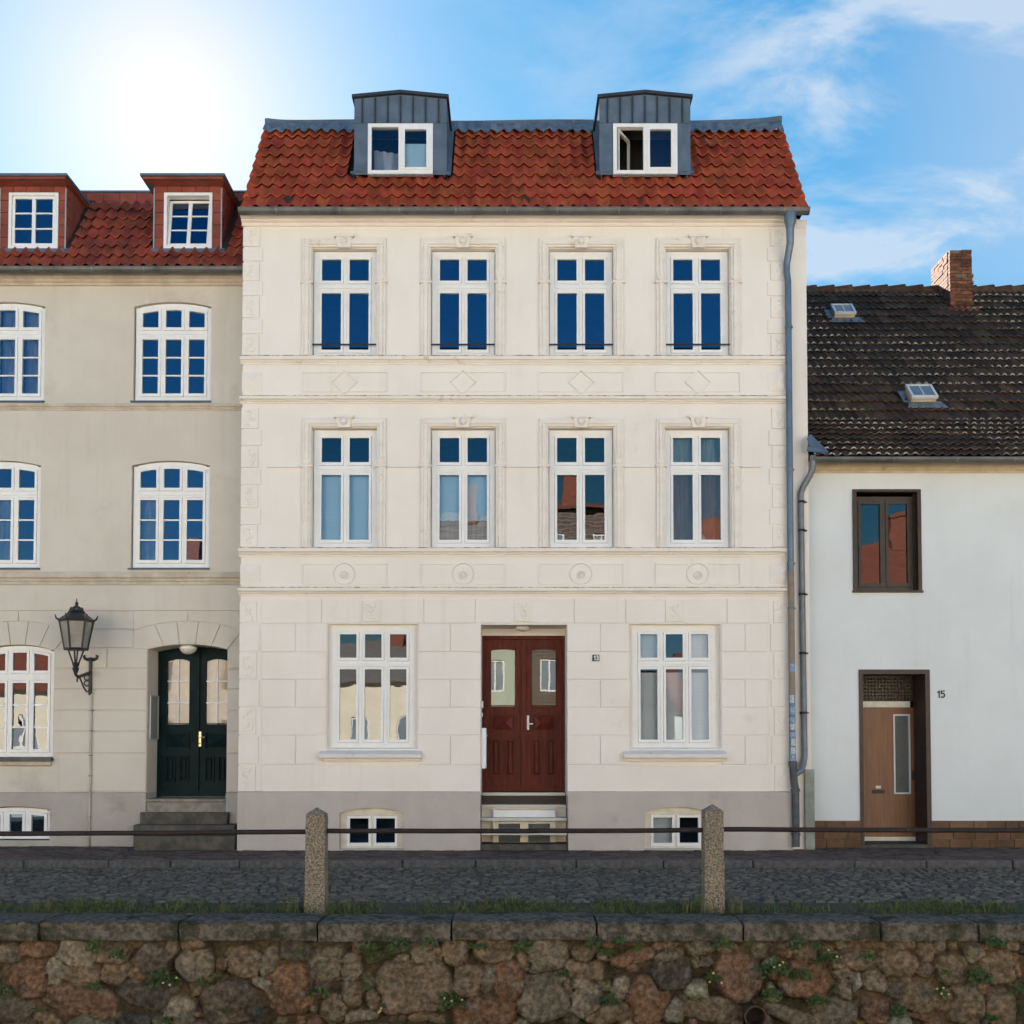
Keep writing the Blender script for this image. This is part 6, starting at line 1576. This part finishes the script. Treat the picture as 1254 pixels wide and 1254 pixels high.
# ================================================================== sunlit houses across the water (out of view; for window reflections and bounced light)
random.seed(77)
m_pane = mat('far_window_pane', (.16,.20,.25), (.26,.28,.30), .6, .3)
def far_house(x0, x1, y1, eaves, ridge, wm, rm, label, wins, gable=False, chim=True):
    T_ = thing('town_house', ((x0+x1)/2, y1, .05), label, 'house', 'houses on the opposite bank')
    hs = []; fl = max(1, int((eaves-.8)/2.9)); nw = max(1, int((x1-x0)/2.0))
    for f_ in range(fl):
        for k in range(nw):
            cx_ = x0+(x1-x0)*(k+.5)/nw; hs.append((cx_-.45, cx_+.45, 1.2+2.9*f_, 2.75+2.9*f_))
    b = MB(); xs = sorted({x0, x1, *[h[0] for h in hs], *[h[1] for h in hs]}); zs = sorted({-.1, eaves, *[h[2] for h in hs], *[h[3] for h in hs]})
    for i in range(len(xs)-1):
        for j in range(len(zs)-1):
            xm_, zm_ = (xs[i]+xs[i+1])/2, (zs[j]+zs[j+1])/2
            if any(h[0] < xm_ < h[1] and h[2] < zm_ < h[3] for h in hs): continue
            b.quad((xs[i+1],y1,zs[j]),(xs[i],y1,zs[j]),(xs[i],y1,zs[j+1]),(xs[i+1],y1,zs[j+1]))
    for X in (x0, x1): b.add([(X,y1,-.1),(X,y1-9,-.1),(X,y1-9,eaves),(X,y1-4.5,ridge-.05),(X,y1,eaves)], [(0,1,2,3,4)])
    b.quad((x0,y1-9,-.1),(x1,y1-9,-.1),(x1,y1-9,eaves),(x0,y1-9,eaves)); b.build('wall', wm, T_)
    for h in hs:
        b = MB(); b.box(h[0], h[1], y1-.12, y1-.05, h[2], h[2]+.08); b.box(h[0], h[1], y1-.12, y1-.05, h[3]-.08, h[3]); b.box(h[0], h[0]+.08, y1-.12, y1-.05, h[2]+.08, h[3]-.08); b.box(h[1]-.08, h[1], y1-.12, y1-.05, h[2]+.08, h[3]-.08); xm_ = (h[0]+h[1])/2; b.box(xm_-.04, xm_+.04, y1-.12, y1-.05, h[2]+.08, h[3]-.08)
        w_ = b.build('window', M['frame'], T_); b = MB(); b.quad((h[1],y1-.1,h[2]),(h[0],y1-.1,h[2]),(h[0],y1-.1,h[3]),(h[1],y1-.1,h[3])); b.build('pane', m_pane, w_)
    b = MB(); t = .12
    b.add([(x0-.1,y1+.35,eaves-.12),(x1+.1,y1+.35,eaves-.12),(x1+.1,y1-4.5,ridge),(x0-.1,y1-4.5,ridge),(x1+.1,y1-9.3,eaves-.12),(x0-.1,y1-9.3,eaves-.12)], [(1,0,3,2),(2,3,5,4)]); r_ = b.build('roof', rm, T_)
    if chim:
        b = MB(); cx_ = x0+(x1-x0)*random.uniform(.25, .75); b.box(cx_-.4, cx_+.4, y1-4.2, y1-3.6, ridge-.6, ridge+1.2); b.box(cx_-.46, cx_+.46, y1-4.26, y1-3.54, ridge+1.2, ridge+1.35); b.build('chimney', M['brick'], r_)
    return T_
fw = lambda n_, c: mat(n_, c, tuple(v*.9 for v in c), 1, .9)
m_cream, m_white, m_ochre, m_sage = fw('far_cream', (.78,.70,.56)), fw('far_white', (.80,.79,.76)), fw('far_ochre', (.72,.58,.38)), fw('far_sage', (.44,.46,.38))
m_rr = mat('far_red_roof', (.20,.062,.04), (.14,.045,.03), 2, .8, stretch=(1,1,6)); m_gr = mat('far_grey_roof', (.17,.16,.15), (.12,.11,.11), 2, .8, stretch=(1,1,6))
m_br = bpy.data.materials.new('far_brick'); m_br.use_nodes = True
_n = m_br.node_tree.nodes; _b = _n.new('ShaderNodeTexBrick'); _g = _n.new('ShaderNodeNewGeometry'); _m = _n.new('ShaderNodeMapping'); _m.inputs['Rotation'].default_value = (R(90), 0, 0)
m_br.node_tree.links.new(_g.outputs['Position'], _m.inputs[0]); m_br.node_tree.links.new(_m.outputs[0], _b.inputs[0]); m_br.node_tree.links.new(_b.outputs[0], _n['Principled BSDF'].inputs['Base Color'])
_b.inputs['Color1'].default_value = (.085,.040,.028,1); _b.inputs['Color2'].default_value = (.055,.027,.02,1); _b.inputs['Mortar'].default_value = (.15,.12,.10,1); _b.inputs['Scale'].default_value = 1; _b.inputs['Brick Width'].default_value = .5; _b.inputs['Row Height'].default_value = .16; _b.inputs['Mortar Size'].default_value = .02
YO = -15.0
far_house(-44, -31, YO-1, 13.0, 17, m_white, m_rr, 'unseen white plastered house added on the opposite bank, leftmost in its row', 1)  # added beyond the reflected row to bounce light onto the fronts
far_house(-30.9, -20, YO, 4.2, 7.5, m_cream, m_rr, 'low cream house with red roof on the opposite bank', 1)
far_house(-19.8, -10.5, YO, 8.0, 11, m_white, m_gr, 'white house with grey roof on the opposite bank', 1)
far_house(-10.3, -3.6, YO, 4.5, 6.8, m_cream, m_gr, 'low cream house with grey roof on the opposite bank', 1)
far_house(-3.4, 1.0, YO-.5, 9.0, 13.5, m_sage, m_gr, 'narrow sage green house with grey roof on the opposite bank', 1)
far_house(1.2, 5.3, YO, 12.7, 13.9, m_br, m_rr, 'tall red brick house on the opposite bank', 1)
far_house(4, 16, YO-14, 3.6, 6.0, m_cream, m_rr, 'small cream house with red roof on the opposite bank', 1)
far_house(9.7, 16.5, YO-.4, 9.2, 13, m_white, m_rr, 'tall white house with red roof on the opposite bank', 1)
far_house(16.7, 27, YO, 8.6, 12, m_cream, m_rr, 'wide cream house with red roof on the opposite bank', 1)
far_house(27.2, 42, YO, 13, 18, m_white, m_gr, 'unseen white house with grey roof added on the opposite bank, rightmost in its row', 1)  # other end of the row, likewise added for bounce light
